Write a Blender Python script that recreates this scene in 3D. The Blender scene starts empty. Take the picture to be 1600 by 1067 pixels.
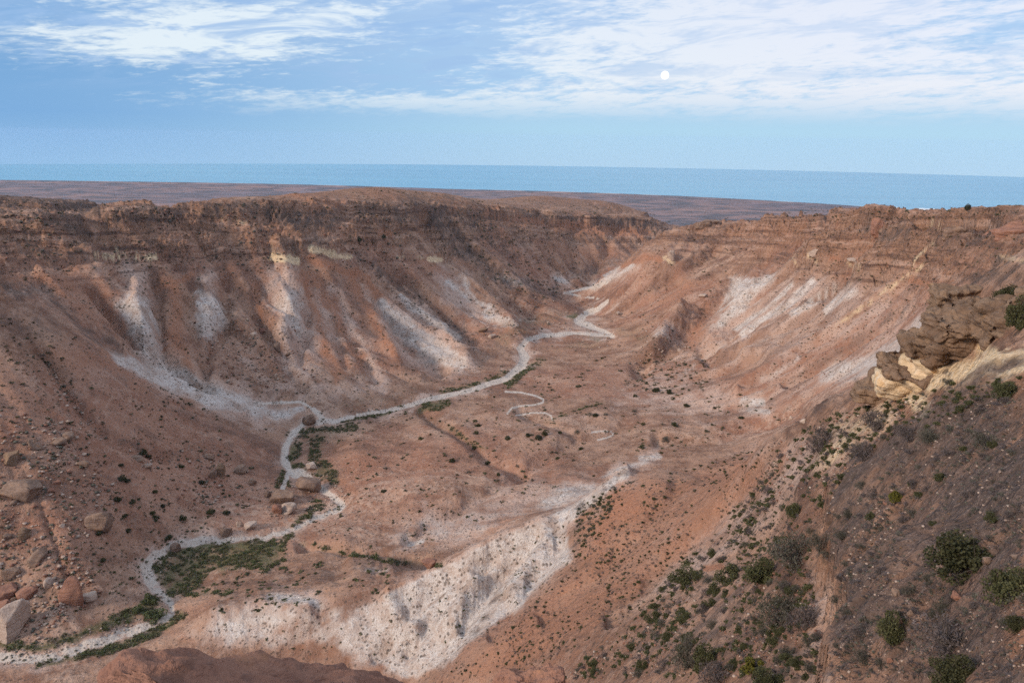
import bpy, bmesh, math, random, os
import numpy as np
from mathutils import Matrix, Vector, Euler

# ------------------------------------------------------------------ basics
Q = float(os.environ.get('TQ', '1'))          # terrain grid quality
CAMZ = 210.0                                   # metres above the sea
F, CX, CY = 1244.0, 800.0, 533.5               # focal length / centre, in units of a 1600 px wide frame
PITCH, ROLL = math.radians(14.45), math.radians(0.72)
SEA_R = 6013.0
R3 = np.array(Matrix.Rotation(math.radians(90) - PITCH, 3, 'X') @ Matrix.Rotation(ROLL, 3, 'Z'))
scene = bpy.context.scene
col = scene.collection

def ray(u, v):
    """direction of sight line through frame point (u, v): azimuth and tangent of elevation"""
    d = np.stack([(np.asarray(u, float) - CX) / F, -(np.asarray(v, float) - CY) / F, -np.ones_like(np.asarray(u, float) + np.asarray(v, float))], -1) @ R3.T
    hor = np.hypot(d[..., 0], d[..., 1])
    return np.arctan2(d[..., 0], d[..., 1]), d[..., 2] / hor

def project(P):
    q = P @ R3
    w = np.maximum(-q[..., 2], 1e-6)
    return CX + F * q[..., 0] / w, CY - F * q[..., 1] / w

# ------------------------------------------------------------------ noise
def _h(ix, iy, seed):
    with np.errstate(over='ignore'):
        n = ix.astype(np.uint32) * np.uint32(374761393) + iy.astype(np.uint32) * np.uint32(668265263) + np.uint32((seed * 974711 + 12345) & 0xffffffff)
        n = (n ^ (n >> np.uint32(13))) * np.uint32(1274126177)
        n = n ^ (n >> np.uint32(16))
    return n
_GA = np.linspace(0, 2 * np.pi, 256, endpoint=False)
_GX, _GY = np.cos(_GA).astype(np.float32), np.sin(_GA).astype(np.float32)
def pn(x, y, seed=0):
    x = np.asarray(x, np.float64); y = np.asarray(y, np.float64)
    fx, fy = np.floor(x), np.floor(y)
    ix, iy = fx.astype(np.int64), fy.astype(np.int64)
    dx, dy = (x - fx).astype(np.float32), (y - fy).astype(np.float32)
    def g(a, b):
        k = (_h(ix + a, iy + b, seed) & np.uint32(255)).astype(np.int32)
        return _GX[k] * (dx - a) + _GY[k] * (dy - b)
    sx = dx * dx * dx * (dx * (dx * 6 - 15) + 10); sy = dy * dy * dy * (dy * (dy * 6 - 15) + 10)
    a = g(0, 0); b = g(1, 0); c = g(0, 1); d = g(1, 1)
    return 1.5 * ((a + (b - a) * sx) * (1 - sy) + (c + (d - c) * sx) * sy)
def fbm(x, y, o=4, seed=0, gain=.5):
    r = 0; a = 1.0
    for i in range(o):
        r = r + a * pn(x * 2 ** i, y * 2 ** i, seed + i * 7); a *= gain
    return r
def ridged(x, y, o=3, seed=0):
    r = 0; a = 1.0
    for i in range(o):
        r = r + a * (1 - 2 * np.abs(pn(x * 2 ** i, y * 2 ** i, seed + i * 5))); a *= .5
    return r
def sstep(a, b, x):
    t = np.clip((x - a) / (b - a), 0, 1); return t * t * (3 - 2 * t)

# ------------------------------------------------------------------ land form: survey points
# (u, v, val): sight line and either its height against the eye (val < 0) or its distance (val > 0)
S = []
def pts(*a): S.extend(a)
# creek
pts((-300,1050,-111),(0,1030,-112),(100,1020,-112),(200,985,-112.2),(268,958,-112.4),(235,900,-112.8),(265,853,-113),(330,845,-113.2),
    (400,835,-113.5),(460,825,-113.8),(540,787,-114.2),(490,752,-114.5),(440,720,-114.8),(450,690,-115),(475,665,-115.2),(520,658,-115.5),
    (600,640,-116),(680,622,-116.5),(760,605,-117),(815,575,-117.5),(820,548,-118),(845,525,-118.5),(900,522,-118.8),(955,525,-119),
    (905,503,-119.5),(945,478,-120.5),(885,458,-122),(925,447,-122.5))
# left rim and the upland behind
pts((-300,352,390),(0,345,400),(60,340,405),(170,322,430),(250,330,440),(310,324,450),(350,317,458),(400,310,475),(480,303,520),(560,299,570),
    (640,312,575),(740,318,640),(800,325,690),(870,332,745),(940,338,790),(1000,343,830),(1035,352,860),
    (900,314,1030),(631,297,640),(699,305,720),(766,313,820),(800,310,1010),(844,306,1040),(960,323,1030),(1000,331,1050),(0,305,700),(60,311,700),(150,322,720),(60,335,600),(-300,305,700))
# left wall by columns
pts((500,600,345),(500,550,375),(500,500,403),(500,450,425),(500,400,447),(500,350,475),
    (250,575,335),(250,500,365),(250,450,388),(250,400,408),(250,350,425),
    (100,480,355),(100,430,375),(100,390,390),(100,350,410),(0,425,365),(0,390,382),(-300,430,350),
    (350,620,325),(350,550,360),(350,480,395),(350,420,420),(350,370,440),
    (600,600,358),(600,550,395),(600,500,430),(600,450,462),(600,400,490),(600,360,515),
    (700,580,388),(700,550,415),(700,500,462),(700,450,505),(700,400,545),(700,350,590),
    (800,520,460),(800,480,510),(800,430,565),(800,380,630),(800,342,675),
    (880,500,520),(880,480,560),(880,430,645),(880,400,690),(880,360,735),
    (960,430,690),(960,400,735),(960,370,775),(1020,385,800),(1040,362,850))
# left near spur
pts((0,430,310),(100,490,310),(200,560,320),(300,618,322),(420,652,-113),(0,500,-57),(0,600,-71),(0,700,-83),(0,800,-94),(0,900,-105),
    (150,600,-78),(150,700,-89),(150,800,-99),(100,900,-105),(50,960,-109),(300,700,-100),(300,800,-109.5),(380,700,-107),(350,760,-110),
    (-300,430,300),(-300,600,-66),(-300,800,-90))
# right wall
pts((940,440,622),(1000,402,592),(1050,376,600),(1090,350,640),(1150,347,620),(1200,343,595),(1240,338,550),(1300,328,480),(1400,326,400),
    (1270,332,520),(1330,327,455),(1350,326,440),(1370,326,420),(1435,331,378),(1460,333,364),(1485,332,352),(1500,328,345),(1550,328,328),(1600,326,312),(1900,330,250),
    (960,460,575),(1000,450,560),(1050,420,560),(1100,385,590),
    (1000,520,455),(1050,480,490),(1100,440,520),(1150,400,550),(1200,368,575),
    (1050,560,400),(1100,520,430),(1150,480,450),(1200,440,470),(1250,400,485),(1300,360,487),
    (1100,600,345),(1150,570,360),(1200,530,378),(1250,490,390),(1300,450,400),(1350,410,405),(1400,370,403),
    (1180,640,290),(1250,590,302),(1300,550,312),(1350,510,320),(1400,470,325),(1450,430,316),(1500,390,312),(1550,357,292),
    (1300,620,255),(1380,560,265),(1440,500,270))
# valley floor
pts((560,700,-113),(650,680,-112.5),(640,740,-110),(750,650,-113),(850,620,-114),(900,570,-117),(950,600,-112),(1000,650,-107),(900,680,-108),
    (800,740,-107.5),(700,780,-108.5),(600,760,-111),(550,830,-111),(640,850,-109),(450,880,-111),(380,912,-110.5),(880,740,-105.5),
    (1000,700,-104.5),(1100,680,-100),(1190,665,-97),(980,560,-114),(590,890,-108),(690,882,-106.5))
# white spur and the ravine in front of it
pts((960,745,155),(891,807,152),(820,828,150),(744,864,148),(687,897,148),(606,931,148),(512,952,150),(400,930,-103),(340,955,-104),(240,1010,-109),
    (650,1060,127),(500,1020,-101),(350,1030,-104.5),(200,1050,-109),(100,1062,-110),(700,960,136),(800,900,140))
# orange slope
pts((1050,735,150),(1000,735,153),(1100,760,125),(1150,800,100),(1000,850,115),(900,900,118),(800,960,118),(740,1010,115),(700,1060,112),(900,1000,92),
    (900,1060,80),(1000,950,85),(1000,1000,75),(1000,1060,62),(1200,850,75),(1200,1000,45),(1300,1000,35),(1200,692,105),(1100,900,78))
# near right slope
pts((1390,600,85),(1480,475,88),(1600,432,72),(1250,750,75),(1300,700,77),(1350,650,77),(1400,620,76),(1450,650,62),(1500,600,65),(1550,545,67),
    (1600,480,64),(1600,600,48),(1500,700,45),(1400,750,48),(1300,800,52),(1600,750,32),(1500,850,31),(1400,900,30),(1600,900,23),(1500,1000,23),
    (1600,1060,17),(1310,950,33),(1310,1050,26),(1900,430,60),(1900,700,30),(1900,1000,14))
# ground out of sight: (u of the bearing, distance, height)
HID = [(1050,190,-90),(1200,160,-76),(1390,150,-62),(1480,150,-50),(1480,220,-66),(1600,130,-40),(1600,200,-54),(1900,130,-30),(1900,190,-38),
       (700,20,-22),(700,60,-62),(700,100,-86),(400,20,-24),(400,60,-66),(400,100,-92),(0,20,-24),(0,60,-66),(0,135,-100),(-300,20,-24),(-300,60,-60),(-300,110,-90),
       (1000,20,-20),(1000,40,-36),(1250,12,-12),(1500,10,-8.5),(1900,6,-5),(700,6,-9),(200,6,-9),
       (1000,1000,-150),(1150,900,-140),(1300,800,-130),(1150,760,-115),
       (1300,650,-62),(1400,560,-55),(1600,450,-42),(1900,420,-38),(1600,360,-30),(1500,400,-37),(1400,470,-47),(1300,560,-62),(1900,300,-25),(1450,800,-90),(1600,700,-75),(1900,700,-70),
       (100,540,-66),(-300,540,-66),(300,600,-52),(450,680,-56),(600,720,-58),(300,850,-85),(500,950,-92),(0,900,-85),(-300,900,-85),
       (280,700,-74),(280,1000,-112),(200,850,-90),(100,900,-80),(420,760,-62),(420,1000,-98),(560,820,-66),(560,1050,-98),(940,850,-81),(1000,920,-93),(870,815,-76),(800,770,-68),(740,705,-58.5),(900,920,-80),(800,890,-73),(1000,1000,-99),(250,475,-45.5),(210,470,-44),(300,490,-45),(170,466,-41),(130,440,-38.5),(350,505,-43),(400,525,-41.5),(450,560,-41.5),(300,560,-56),(200,560,-56),(950,1095,-88),(1000,1095,-98),(900,1095,-82),(-300,1300,-140),(0,1300,-140),(400,1300,-145),(800,1350,-145),(1200,1300,-150),(1600,1200,-150),(1900,1200,-150)]
AZ, LR, HH = [], [], []
for u, v, val in S:
    a, t = ray(u, v); a = float(a); t = float(t)
    D = val if val > 0 else val / t
    AZ.append(a); LR.append(math.log(D)); HH.append(D * t)
for u, D, hh in HID:
    a, _ = ray(u, 300.0); AZ.append(float(a)); LR.append(math.log(D)); HH.append(hh)
AZ, LR, HH = np.array(AZ), np.array(LR), np.array(HH)
KA = 1.35
def _k(d2): return np.where(d2 > 1e-12, .5 * d2 * np.log(d2 + 1e-12), 0)
N_ = len(AZ)
A = np.zeros((N_ + 3, N_ + 3))
A[:N_, :N_] = _k((KA * (AZ[:, None] - AZ[None])) ** 2 + (LR[:, None] - LR[None]) ** 2) + 2e-4 * np.eye(N_)
A[:N_, N_:] = np.stack([np.ones(N_), KA * AZ, LR], 1); A[N_:, :N_] = A[:N_, N_:].T
W_ = np.linalg.solve(A, np.concatenate([HH, np.zeros(3)]))
def base_h(az, lr):
    sh = az.shape; a = az.ravel(); l = lr.ravel(); out = np.empty(a.size)
    for i in range(0, a.size, 40000):
        d2 = (KA * (a[i:i + 40000, None] - AZ[None])) ** 2 + (l[i:i + 40000, None] - LR[None]) ** 2
        out[i:i + 40000] = _k(d2) @ W_[:N_] + W_[N_] + W_[N_ + 1] * KA * a[i:i + 40000] + W_[N_ + 2] * l[i:i + 40000]
    return out.reshape(sh)

# ------------------------------------------------------------------ grid: bearings x distances
AZ0, AZ1 = math.radians(-46), math.radians(46)
NA = int(1500 * Q) + 1
def seg(a, b, st): return list(np.exp(np.linspace(math.log(a), math.log(b), max(2, int(math.log(b / a) / (st / Q))), endpoint=False)))
RR = np.array(seg(5, 14, .02) + seg(14, 90, .0038) + seg(90, 900, .0030) + seg(900, 1300, .004) + seg(1300, 4600, .012) + [4600.0])
NR = len(RR)
az = np.linspace(AZ0, AZ1, NA)
# coarse solve of the smooth form, then bilinear on to the grid
ca = np.linspace(AZ0, AZ1, 301); cr = np.linspace(math.log(5), math.log(4600), 420)
HC = base_h(*np.meshgrid(ca, cr))
def bil(az_, lr_):
    fa = np.clip((az_ - ca[0]) / (ca[1] - ca[0]), 0, 299.999); fr = np.clip((lr_ - cr[0]) / (cr[1] - cr[0]), 0, 418.999)
    i = fa.astype(int); j = fr.astype(int); p = fa - i; q = fr - j
    return (HC[j, i] * (1 - p) + HC[j, i + 1] * p) * (1 - q) + (HC[j + 1, i] * (1 - p) + HC[j + 1, i + 1] * p) * q
GA, GL = np.meshgrid(az, np.log(RR))
GD = np.exp(GL)
X = GD * np.sin(GA); Y = GD * np.cos(GA)
H = bil(GA, GL)
# ------------------------------------------------------------------ plain and coast
COAST = [(-400,277),(0,282),(200,284.5),(400,287.5),(530,290.5),(700,296),(870,300),(1060,307),(1250,317),(1400,327),(1600,338),(2000,362)]
ca_, ct_ = ray(*np.array(COAST, float).T)
def coast_d(a): return np.interp(a, ca_, CAMZ / -ct_)
CD = coast_d(GA)
PL = -178 - 30 * sstep(1300, 3600, GD) + 3.5 * fbm(X / 260, Y / 260, 4, 3)
H = H + (PL - H) * sstep(1120, 1500, GD)
H = np.where(GD > 1300, np.minimum(H, -209.0 + np.maximum((CD - GD) * .05, -3)), H)
H = np.where(GD < CD, np.maximum(H, -209.0), H)
LAND = sstep(1500, 1000, GD)

# ------------------------------------------------------------------ marks surveyed along sight lines, kept on ground in view
def refresh():
    global TT, CM, VIS, U, V
    TT = H / GD
    CM = np.maximum.accumulate(TT, 0)
    VIS = TT > CM - .012
    U, V = project(np.stack([X, Y, H], -1))
refresh()
WSC = np.clip(GD / 22, 2.5, 16); WU = fbm(X / WSC, Y / WSC, 4, 21, .6); WV = fbm(X / WSC, Y / WSC, 4, 47, .6)          # wobble, metres based
def _box(P, pad):
    P = np.array(P, float)
    return np.nonzero((U > P[:, 0].min() - pad) & (U < P[:, 0].max() + pad) & (V > P[:, 1].min() - pad) & (V < P[:, 1].max() + pad) & VIS)
def _pd(pu, pv, P, closed=False, widths=None):
    P = np.array(P, float); n = len(P); best = np.full(pu.shape, 1e9)
    for i in range(n if closed else n - 1):
        a, b = P[i], P[(i + 1) % n]; d = b - a
        t = np.clip(((pu - a[0]) * d[0] + (pv - a[1]) * d[1]) / max(d @ d, 1e-9), 0, 1)
        q = np.hypot(pu - a[0] - t * d[0], pv - a[1] - t * d[1])
        if widths is not None: q = q / (widths[i] + t * (widths[(i + 1) % n] - widths[i]))
        best = np.minimum(best, q)
    return best
def stroke(P, hw, wob=.5):
    """falloff 1..0 around a line; hw half width, one value or one per point"""
    w = np.array(hw, float) if np.ndim(hw) else np.full(len(P), float(hw))
    I = _box(P, w.max() * 2.5 + 2)
    k = np.minimum(w.mean(), 14) * wob
    d = _pd(U[I] + WU[I] * k, V[I] + WV[I] * k * .7, P, widths=w)
    return I, d
def inside(pu, pv, P):
    r = np.zeros(pu.shape, bool); n = len(P)
    for i in range(n):
        (x1, y1), (x2, y2) = P[i], P[(i + 1) % n]
        if y1 == y2: continue
        c = ((y1 > pv) != (y2 > pv)) & (pu < (x2 - x1) * (pv - y1) / (y2 - y1) + x1)
        r ^= c
    return r
MASK = {k: np.zeros_like(H, dtype=np.float32) for k in ('chalk', 'ochre', 'grass', 'bed', 'crust_shade', 'cream', 'pale')}
def line(name, P, hw, amt=1.0, wob=.8, soft=.95):
    if name == 'chalk': line('pale', P, np.array(hw, float) * 2.3 + 3, .8 * amt, 1.0, .95)
    I, d = stroke(P, hw, wob)
    f = amt * (1 - sstep(1 - soft, 1 + soft, d))
    MASK[name][I] = np.maximum(MASK[name][I], f)
def area(name, P, amt=1.0, soft=10, wob=10):
    if name == 'chalk': area('pale', P, .85 * min(amt, 1), soft * 2.2 + 6, wob * 1.6)
    soft *= 2.0; wob *= 1.3
    I = _box(P, soft + wob + 2)
    pu, pv = U[I] + WU[I] * wob, V[I] + WV[I] * wob * .6
    d = _pd(pu, pv, P, True); ins = inside(pu, pv, P)
    f = amt * sstep(-soft * .5, soft, np.where(ins, d, -d))
    MASK[name][I] = np.maximum(MASK[name][I], f)
def carve(P, depth, hw, wob=.4):
    I, d = stroke(P, hw, wob)
    w = np.minimum(1, depth)
    H[I] -= depth * np.exp(-d * d)

# ------------------------------------------------------------------ downslope grain (noise drawn out along the fall line)
LX0, LX1, LY0, LY1, LS = -620, 560, 10, 1000, 1.8
lx = np.arange(LX0, LX1, LS); ly = np.arange(LY0, LY1, LS)
gx_, gy_ = np.meshgrid(lx, ly)
lh = bil(np.arctan2(gx_, np.maximum(gy_, .1)), .5 * np.log(np.maximum(gx_ ** 2 + gy_ ** 2, 25)))
dgy, dgx = np.gradient(lh, LS)
gm = np.hypot(dgx, dgy) + 1e-6
ux, uy = (dgx / gm).astype(np.float32), (dgy / gm).astype(np.float32)
def _ij(x, y, sh):
    fx = np.clip((x - LX0) / LS, 0, sh[1] - 1.001); fy = np.clip((y - LY0) / LS, 0, sh[0] - 1.001)
    i = fx.astype(np.int32); j = fy.astype(np.int32); return i, j, (fx - i).astype(np.float32), (fy - j).astype(np.float32)
def _smp(Fs, x, y):
    i, j, p, q = _ij(x, y, Fs[0].shape)
    return [(Fa[j, i] * (1 - p) + Fa[j, i + 1] * p) * (1 - q) + (Fa[j + 1, i] * (1 - p) + Fa[j + 1, i + 1] * p) * q for Fa in Fs]
n0 = [(pn(gx_ / 6, gy_ / 6, 5) + .9 * pn(gx_ / 13, gy_ / 13, 6)).astype(np.float32), (pn(gx_ / 24, gy_ / 24, 8) + .5 * pn(gx_ / 12, gy_ / 12, 9)).astype(np.float32), pn(gx_ / 4.2, gy_ / 4.2, 15).astype(np.float32)]
acc = [n.copy() for n in n0]
for sgn in (1, -1):
    qx, qy = gx_.copy(), gy_.copy()
    for k in range(18):
        vx, vy = _smp([ux, uy], qx, qy)
        qx += sgn * vx * LS * 1.25; qy += sgn * vy * LS * 1.25
        for A_, N0 in zip(acc, _smp(n0, qx, qy)): A_ += N0
acc = [A_ / A_.std() for A_ in acc]
RS, RB, RT, SLOPE = _smp(acc + [gm.astype(np.float32)], X, Y)
RS = RS * LAND; RB = RB * LAND; RT = RT * LAND
STK = (.75 * RS + .55 * RB + .4 * RT).astype(np.float32)

# ------------------------------------------------------------------ rock layers: ledges below the rim
RIMY = [(-50, 2), (0, -2), (240, -20), (450, -37), (600, -50), (700, -61), (830, -80), (1100, -100), (1500, -150)]
def rim_h(y): return np.interp(y, [a for a, b in RIMY], [b for a, b in RIMY])
wobs = 1.6 * fbm(X / 45, Y / 45, 3, 31) + .8 * STK * sstep(60, 200, GD)
s_ = H - rim_h(Y) + wobs
IN = [-60, -54, -53, -47, -46, -40, -39, -33, -32, -25.4, -24, -19.8, -19, -14.8, -14, -10.8, -10, -4.8, -3.2, 0, 2, 60]
OUT = [-60, -53.7, -52.9, -46.6, -45.6, -39.8, -38.8, -33, -30.7, -26.4, -22.4, -20.4, -18, -15.8, -13, -11.7, -9.6, -8.8, -.8, 0, 2, 60]
cover = np.clip(.75 + .75 * fbm(X / 38, Y / 38, 3, 61), .1, 1.1) * sstep(70, 170, GD) * LAND
H += cover * (np.interp(np.clip(s_, -60, 60), IN, OUT) - np.clip(s_, -60, 60)) * (.25 + .75 * sstep(-46, -30, s_))
lt_ = s_ + .9 * fbm(X / 60, Y / 60, 2, 33); fr_ = lt_ / 2.6; ik_ = np.floor(fr_); fr_ = fr_ - ik_; am_ = .45 + .55 * np.sin(ik_ * 12.9898) ** 2
H += cover * LAND * sstep(-34, -24, s_) * sstep(3, 0, s_) * 1.3 * 2.6 * am_ * (sstep(.36, .64, fr_) - fr_)
wsl = np.clip((SLOPE - .12) * 3.2, 0, 1) * (.3 + .7 * sstep(90, 220, GD)) * sstep(60, 110, GD)
H += LAND * wsl * ((2.1 + 1.0 * sstep(280, 380, GD)) * (np.minimum(np.abs(RB), 2) - .8) + .85 * (np.minimum(np.abs(RS), 2) - .8) + .3 * (np.minimum(np.abs(RT), 2) - .8)) * (.2 + .8 * sstep(-3, -20, s_)) * np.clip(GD / 430, .3, 1)
refresh()

# gullies and small ridges
for P, dep, hw in [
    ([(142,448),(179,498),(190,525),(223,554),(245,572)], 4, 9), ([(244,430),(247,500),(252,545),(290,590),(330,612)], 3.5, 9),
    ([(300,440),(290,490),(308,530),(322,570)], 1.8, 8), ([(352,440),(350,515),(326,555),(318,590)], 2.5, 9), ([(396,460),(412,510),(440,560),(470,600)], 3, 10),
    ([(485,440),(478,500),(470,560)], 2, 8), ([(520,455),(540,500),(565,560),(585,590)], 1.8, 8), ([(500,430),(520,500),(540,570)], 1.6, 7),
    ([(560,430),(600,490),(640,540),(690,575)], 3.5, 10), ([(600,400),(630,440),(680,490),(730,530)], 5, 13),
    ([(665,345),(700,395),(760,440),(830,480)], 7, 14), ([(740,350),(800,400),(860,440)], 4, 12), ([(700,340),(740,400),(800,455)], 3.5, 9),
    ([(900,340),(890,390),(890,430)], 3, 9), ([(960,350),(940,400),(920,430)], 3, 9), ([(850,335),(850,380),(870,430)], 3, 9),
    ([(60,540),(100,600),(130,640),(190,690),(260,715)], 2.2, 8), ([(60,430),(100,470),(150,510),(200,550)], -3, 8), ([(200,560),(300,620),(400,648)], -2, 9),
    ([(1440,410),(1390,450),(1330,500),(1260,545),(1200,580),(1150,610)], -2.5, 7), ([(1430,470),(1370,510),(1300,560),(1230,595)], 3, 8),
    ([(1330,430),(1260,490),(1190,530),(1110,560)], 3.5, 9), ([(1270,410),(1240,450),(1170,520),(1100,550)], 3.5, 9), ([(1390,420),(1300,490),(1220,540)], 2.5, 8),
    ([(1200,400),(1150,430),(1090,500),(1040,545),(1000,575)], 5, 12), ([(1060,440),(1010,470),(975,485)], 2.5, 9), ([(1120,390),(1080,420),(1030,440)], 3, 10),
    ([(660,645),(700,670),(720,690),(760,715),(820,735)], 2, 8), ([(690,886),(620,872),(540,862),(470,852)], 2.2, 7), ([(900,680),(850,660),(810,645)], 1.2, 7),
    ([(1000,660),(940,680),(880,700),(800,745),(640,840)], 1.5, 9), ([(1250,640),(1130,680),(1030,690)], 2, 9),
    ([(215,455),(222,500),(230,560)], -4, 16), ([(325,450),(330,500),(325,540)], -3, 14), ([(445,430),(450,490),(440,540)], -4, 16), ([(570,440),(590,500),(620,560)], -2.5, 12), ([(640,440),(690,510),(730,560)], -4, 14), ([(710,410),(760,470),(800,510)], -4, 14),
    ([(1180,430),(1150,480),(1110,530)], -4, 14), ([(1235,460),(1180,510),(1130,545)], -3, 9), ([(1300,440),(1230,500),(1160,550)], -3, 9), ([(1060,490),(1045,520),(1020,550)], -5, 14), ([(1360,440),(1280,510),(1200,560)], -2.5, 10),
    ([(975,742),(891,812),(820,835),(744,870),(687,902),(606,936)], -1.6, 10),
    ([(70,356),(125,358)], -4, 11), ([(170,340),(270,338)], -2.5, 9), ([(430,388),(470,390)], -5, 11), ([(495,384),(530,386)], -3, 8), ([(420,332),(470,338),(520,332)], -3, 9), ([(560,345),(640,345)], -3, 12), ([(320,335),(400,335)], -2.5, 8), ([(1380,358),(1420,360)], -2.5, 9), ([(1200,350),(1260,350)], -2, 8),
    ([(740,330),(800,338),(870,346),(940,352),(1010,359)], 3.4, 7), ([(0,364),(100,378),(200,354),(300,350),(400,341),(520,335),(640,340)], 2.4, 8), ([(1085,366),(1200,362),(1300,349),(1400,348),(1500,350),(1600,350)], 2.2, 8), ([(640,405),(560,375),(480,385),(400,395),(300,400),(150,404),(0,420)], 1.6, 5),
    ([(330,975),(400,955),(470,965)], -1.8, 24), ([(610,950),(640,990)], -1.5, 20), ([(740,910),(700,975)], -1.6, 18), ([(850,850),(800,930)], -1.6, 16), ([(560,885),(610,880)], -1.8, 16),
    ([(680,705),(720,700)], -1.2, 28), ([(820,690),(860,685)], -1.2, 28), ([(900,640),(940,640)], -1.2, 24), ([(770,650),(800,645)], -1.1, 20), ([(640,770),(690,760)], -1.2, 28), ([(1000,675),(1040,670)], -1.3, 26), ([(560,700),(580,720)], -1.1, 24), ([(500,860),(540,850)], -.9, 16),
    ([(840,850),(780,900),(720,980)], 1.3, 10), ([(770,875),(700,940),(640,1015)], 1.2, 9), ([(700,905),(640,965),(590,1025)], 1.0, 9), ([(880,850),(840,900),(770,990)], 1.0, 9),
    ([(1060,760),(960,870),(850,960)], 1.2, 12), ([(1160,760),(1060,860),(960,960)], 1.4, 14), ([(512,950),(470,1000),(430,1040)], 1.3, 12)]:
    carve(P, dep * (1.0 if hw == 12.5 else 1.55), hw)
refresh()
# rubble slab of the near right shelf: a step along its broken edge
EDGE = [(1480,655),(1400,700),(1330,745),(1285,790),(1290,860),(1272,890),(1305,915),(1300,960),(1284,1075)]
def ground(u, v):
    """point of the ground met by the sight line through (u, v)"""
    a, t = ray(u, v); a = float(a); t = float(t)
    i = int(np.clip(round((a - AZ0) / (AZ1 - AZ0) * (NA - 1)), 0, NA - 1))
    c = CM[:, i]; j = int(np.searchsorted(c, t)); j = min(max(j, 1), NR - 1)
    f = np.clip((t - c[j - 1]) / max(c[j] - c[j - 1], 1e-9), 0, 1)
    D = RR[j - 1] + f * (RR[j] - RR[j - 1])
    return np.array([D * math.sin(a), D * math.cos(a), D * t])
EX = np.array([ground(u, v)[:2] for u, v in EDGE])
I = np.nonzero((GD < 110) & (GA > .15))
px, py = X[I] + .5 * fbm(X[I] / 1.6, Y[I] / 1.6, 3, 71), Y[I] + .5 * fbm(X[I] / 1.6, Y[I] / 1.6, 3, 72)
dd = _pd(px, py, EX)
end_ = EX[-1] + (EX[-1] - EX[-4]) * 1.2; poly = [tuple(p) for p in EX] + [tuple(end_), (end_[0] + 30, end_[1] - 10), (120, 2), (120, 60)]; dd = np.minimum(dd, 1e9)
ins = inside(px, py, poly)
sd = np.where(ins, dd, -dd)
H[I] += (1.75 * sstep(-.12, .18, sd) - .9 * np.exp(-np.maximum(-sd, 0) / 1.2) * (sd < 0)) * sstep(100, 60, GD[I]) * np.exp(-dd / 7) * sstep(19, 25, GD[I])
SLAB = np.zeros_like(H, dtype=np.float32); SLAB[I] = sstep(-.05, .3, sd)

# ------------------------------------------------------------------ roughness
near = sstep(160, 40, GD)
H += LAND * ((.75 * fbm(X / 26, Y / 26, 3, 81)) * sstep(-2, -20, s_) * sstep(120, 230, GD) + .3 * fbm(X / 6.5, Y / 6.5, 4, 82) + .16 * sstep(420, 120, GD) * fbm(X / 1.9, Y / 1.9, 3, 86, .6) + .22 * near * fbm(X / 1.3, Y / 1.3, 3, 83))
H += LAND * sstep(-34, -20, s_) * sstep(2, -3, s_) * (1.5 * np.abs(fbm(X / 4.5, Y / 4.5, 4, 84, .6)) - .5) * sstep(60, 160, GD)
H += LAND * sstep(150, 25, GD) * (.22 * ridged(X / 2.4, Y / 2.4, 3, 85) + .10 * ridged(X / .8, Y / .8, 2, 87) * sstep(60, 20, GD))
# dry creek: trough along its line
CREEK = [(-40,1031,9),(0,1030,9),(100,1020,8),(160,1003,8),(200,985,8),(245,972,7),(270,958,6),(268,943,6),(243,922,8),(233,905,9),(226,885,10),(240,870,8),(262,858,6),
         (290,850,7),(330,845,6),(400,838,4),(460,826,4),(515,803,4),(540,787,7),(512,772,5),(480,747,7),(452,735,8),(441,715,8),(445,697,7),(460,675,5),(475,664,4),
         (500,660,5),(530,656,4),(560,648,3),(620,638,3.5),(680,622,4),(740,608,4),(790,592,5),(815,572,6.5),(820,560,7.5),(812,545,5),(825,530,4),(850,524,4),
         (900,521,2.5),(958,525,3),(930,512,4),(903,502,6),(915,490,5),(935,482,4),(949,470,3)]
refresh()
carve([c[:2] for c in CREEK], .9, [c[2] * 1.15 for c in CREEK], .15)
refresh()
# ------------------------------------------------------------------ kinds of ground
line('bed', [c[:2] for c in CREEK[:29]], [c[2] * .9 for c in CREEK[:29]], 1, 1.4, .5)
line('bed', [c[:2] for c in CREEK[28:]], [c[2] * .95 for c in CREEK[28:]], 1, .35, .35)
for P, w in [([(935,467),(905,462),(882,458)], 1.4), ([(882,458),(905,453),(932,447),(950,441)], 2), ([(452,735),(440,765),(436,790)], 4),
             ([(793,646),(799,638),(812,634),(834,633),(848,629),(849,624),(838,619),(815,613),(790,612)], 1.5), ([(806,649),(830,645),(852,645),(861,649),(863,656)], 1.2), ([(925,675),(940,673),(954,674),(959,679),(950,683),(934,687)], 1.4),
             ([(490,640),(505,655)], 4), ([(400,630),(470,628),(500,645)], 2)]:
    line('bed', P, w, .95, .4, .4)
MASK['bed'] *= np.clip(1.0 + .7 * sstep(380, 240, GD) * fbm(X / 4.0, Y / 4.0, 4, 95, .6), .2, 1).astype(np.float32)
A_ = area; L_ = line
L_('pale', [c[:2] for c in CREEK], [c[2] * 1.9 + 2 for c in CREEK], .75, 1.2, .9)
A_('chalk', [(172,470),(195,455),(245,460),(252,520),(260,572),(238,585),(205,545),(186,505)], .8, 10, 8)
A_('chalk', [(195,520),(250,515),(260,572),(240,582),(215,555)], 1, 12, 8)
A_('chalk', [(298,445),(340,452),(353,480),(345,515),(325,552),(312,522),(300,490)], .95, 10, 8)
A_('chalk', [(165,545),(200,555),(250,575),(320,608),(400,630),(465,643),(455,656),(400,650),(330,640),(270,615),(220,595),(180,570)], .95, 7, 6)
L_('chalk', [(240,575),(320,612),(400,638)], 12, 1, .6)
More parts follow.
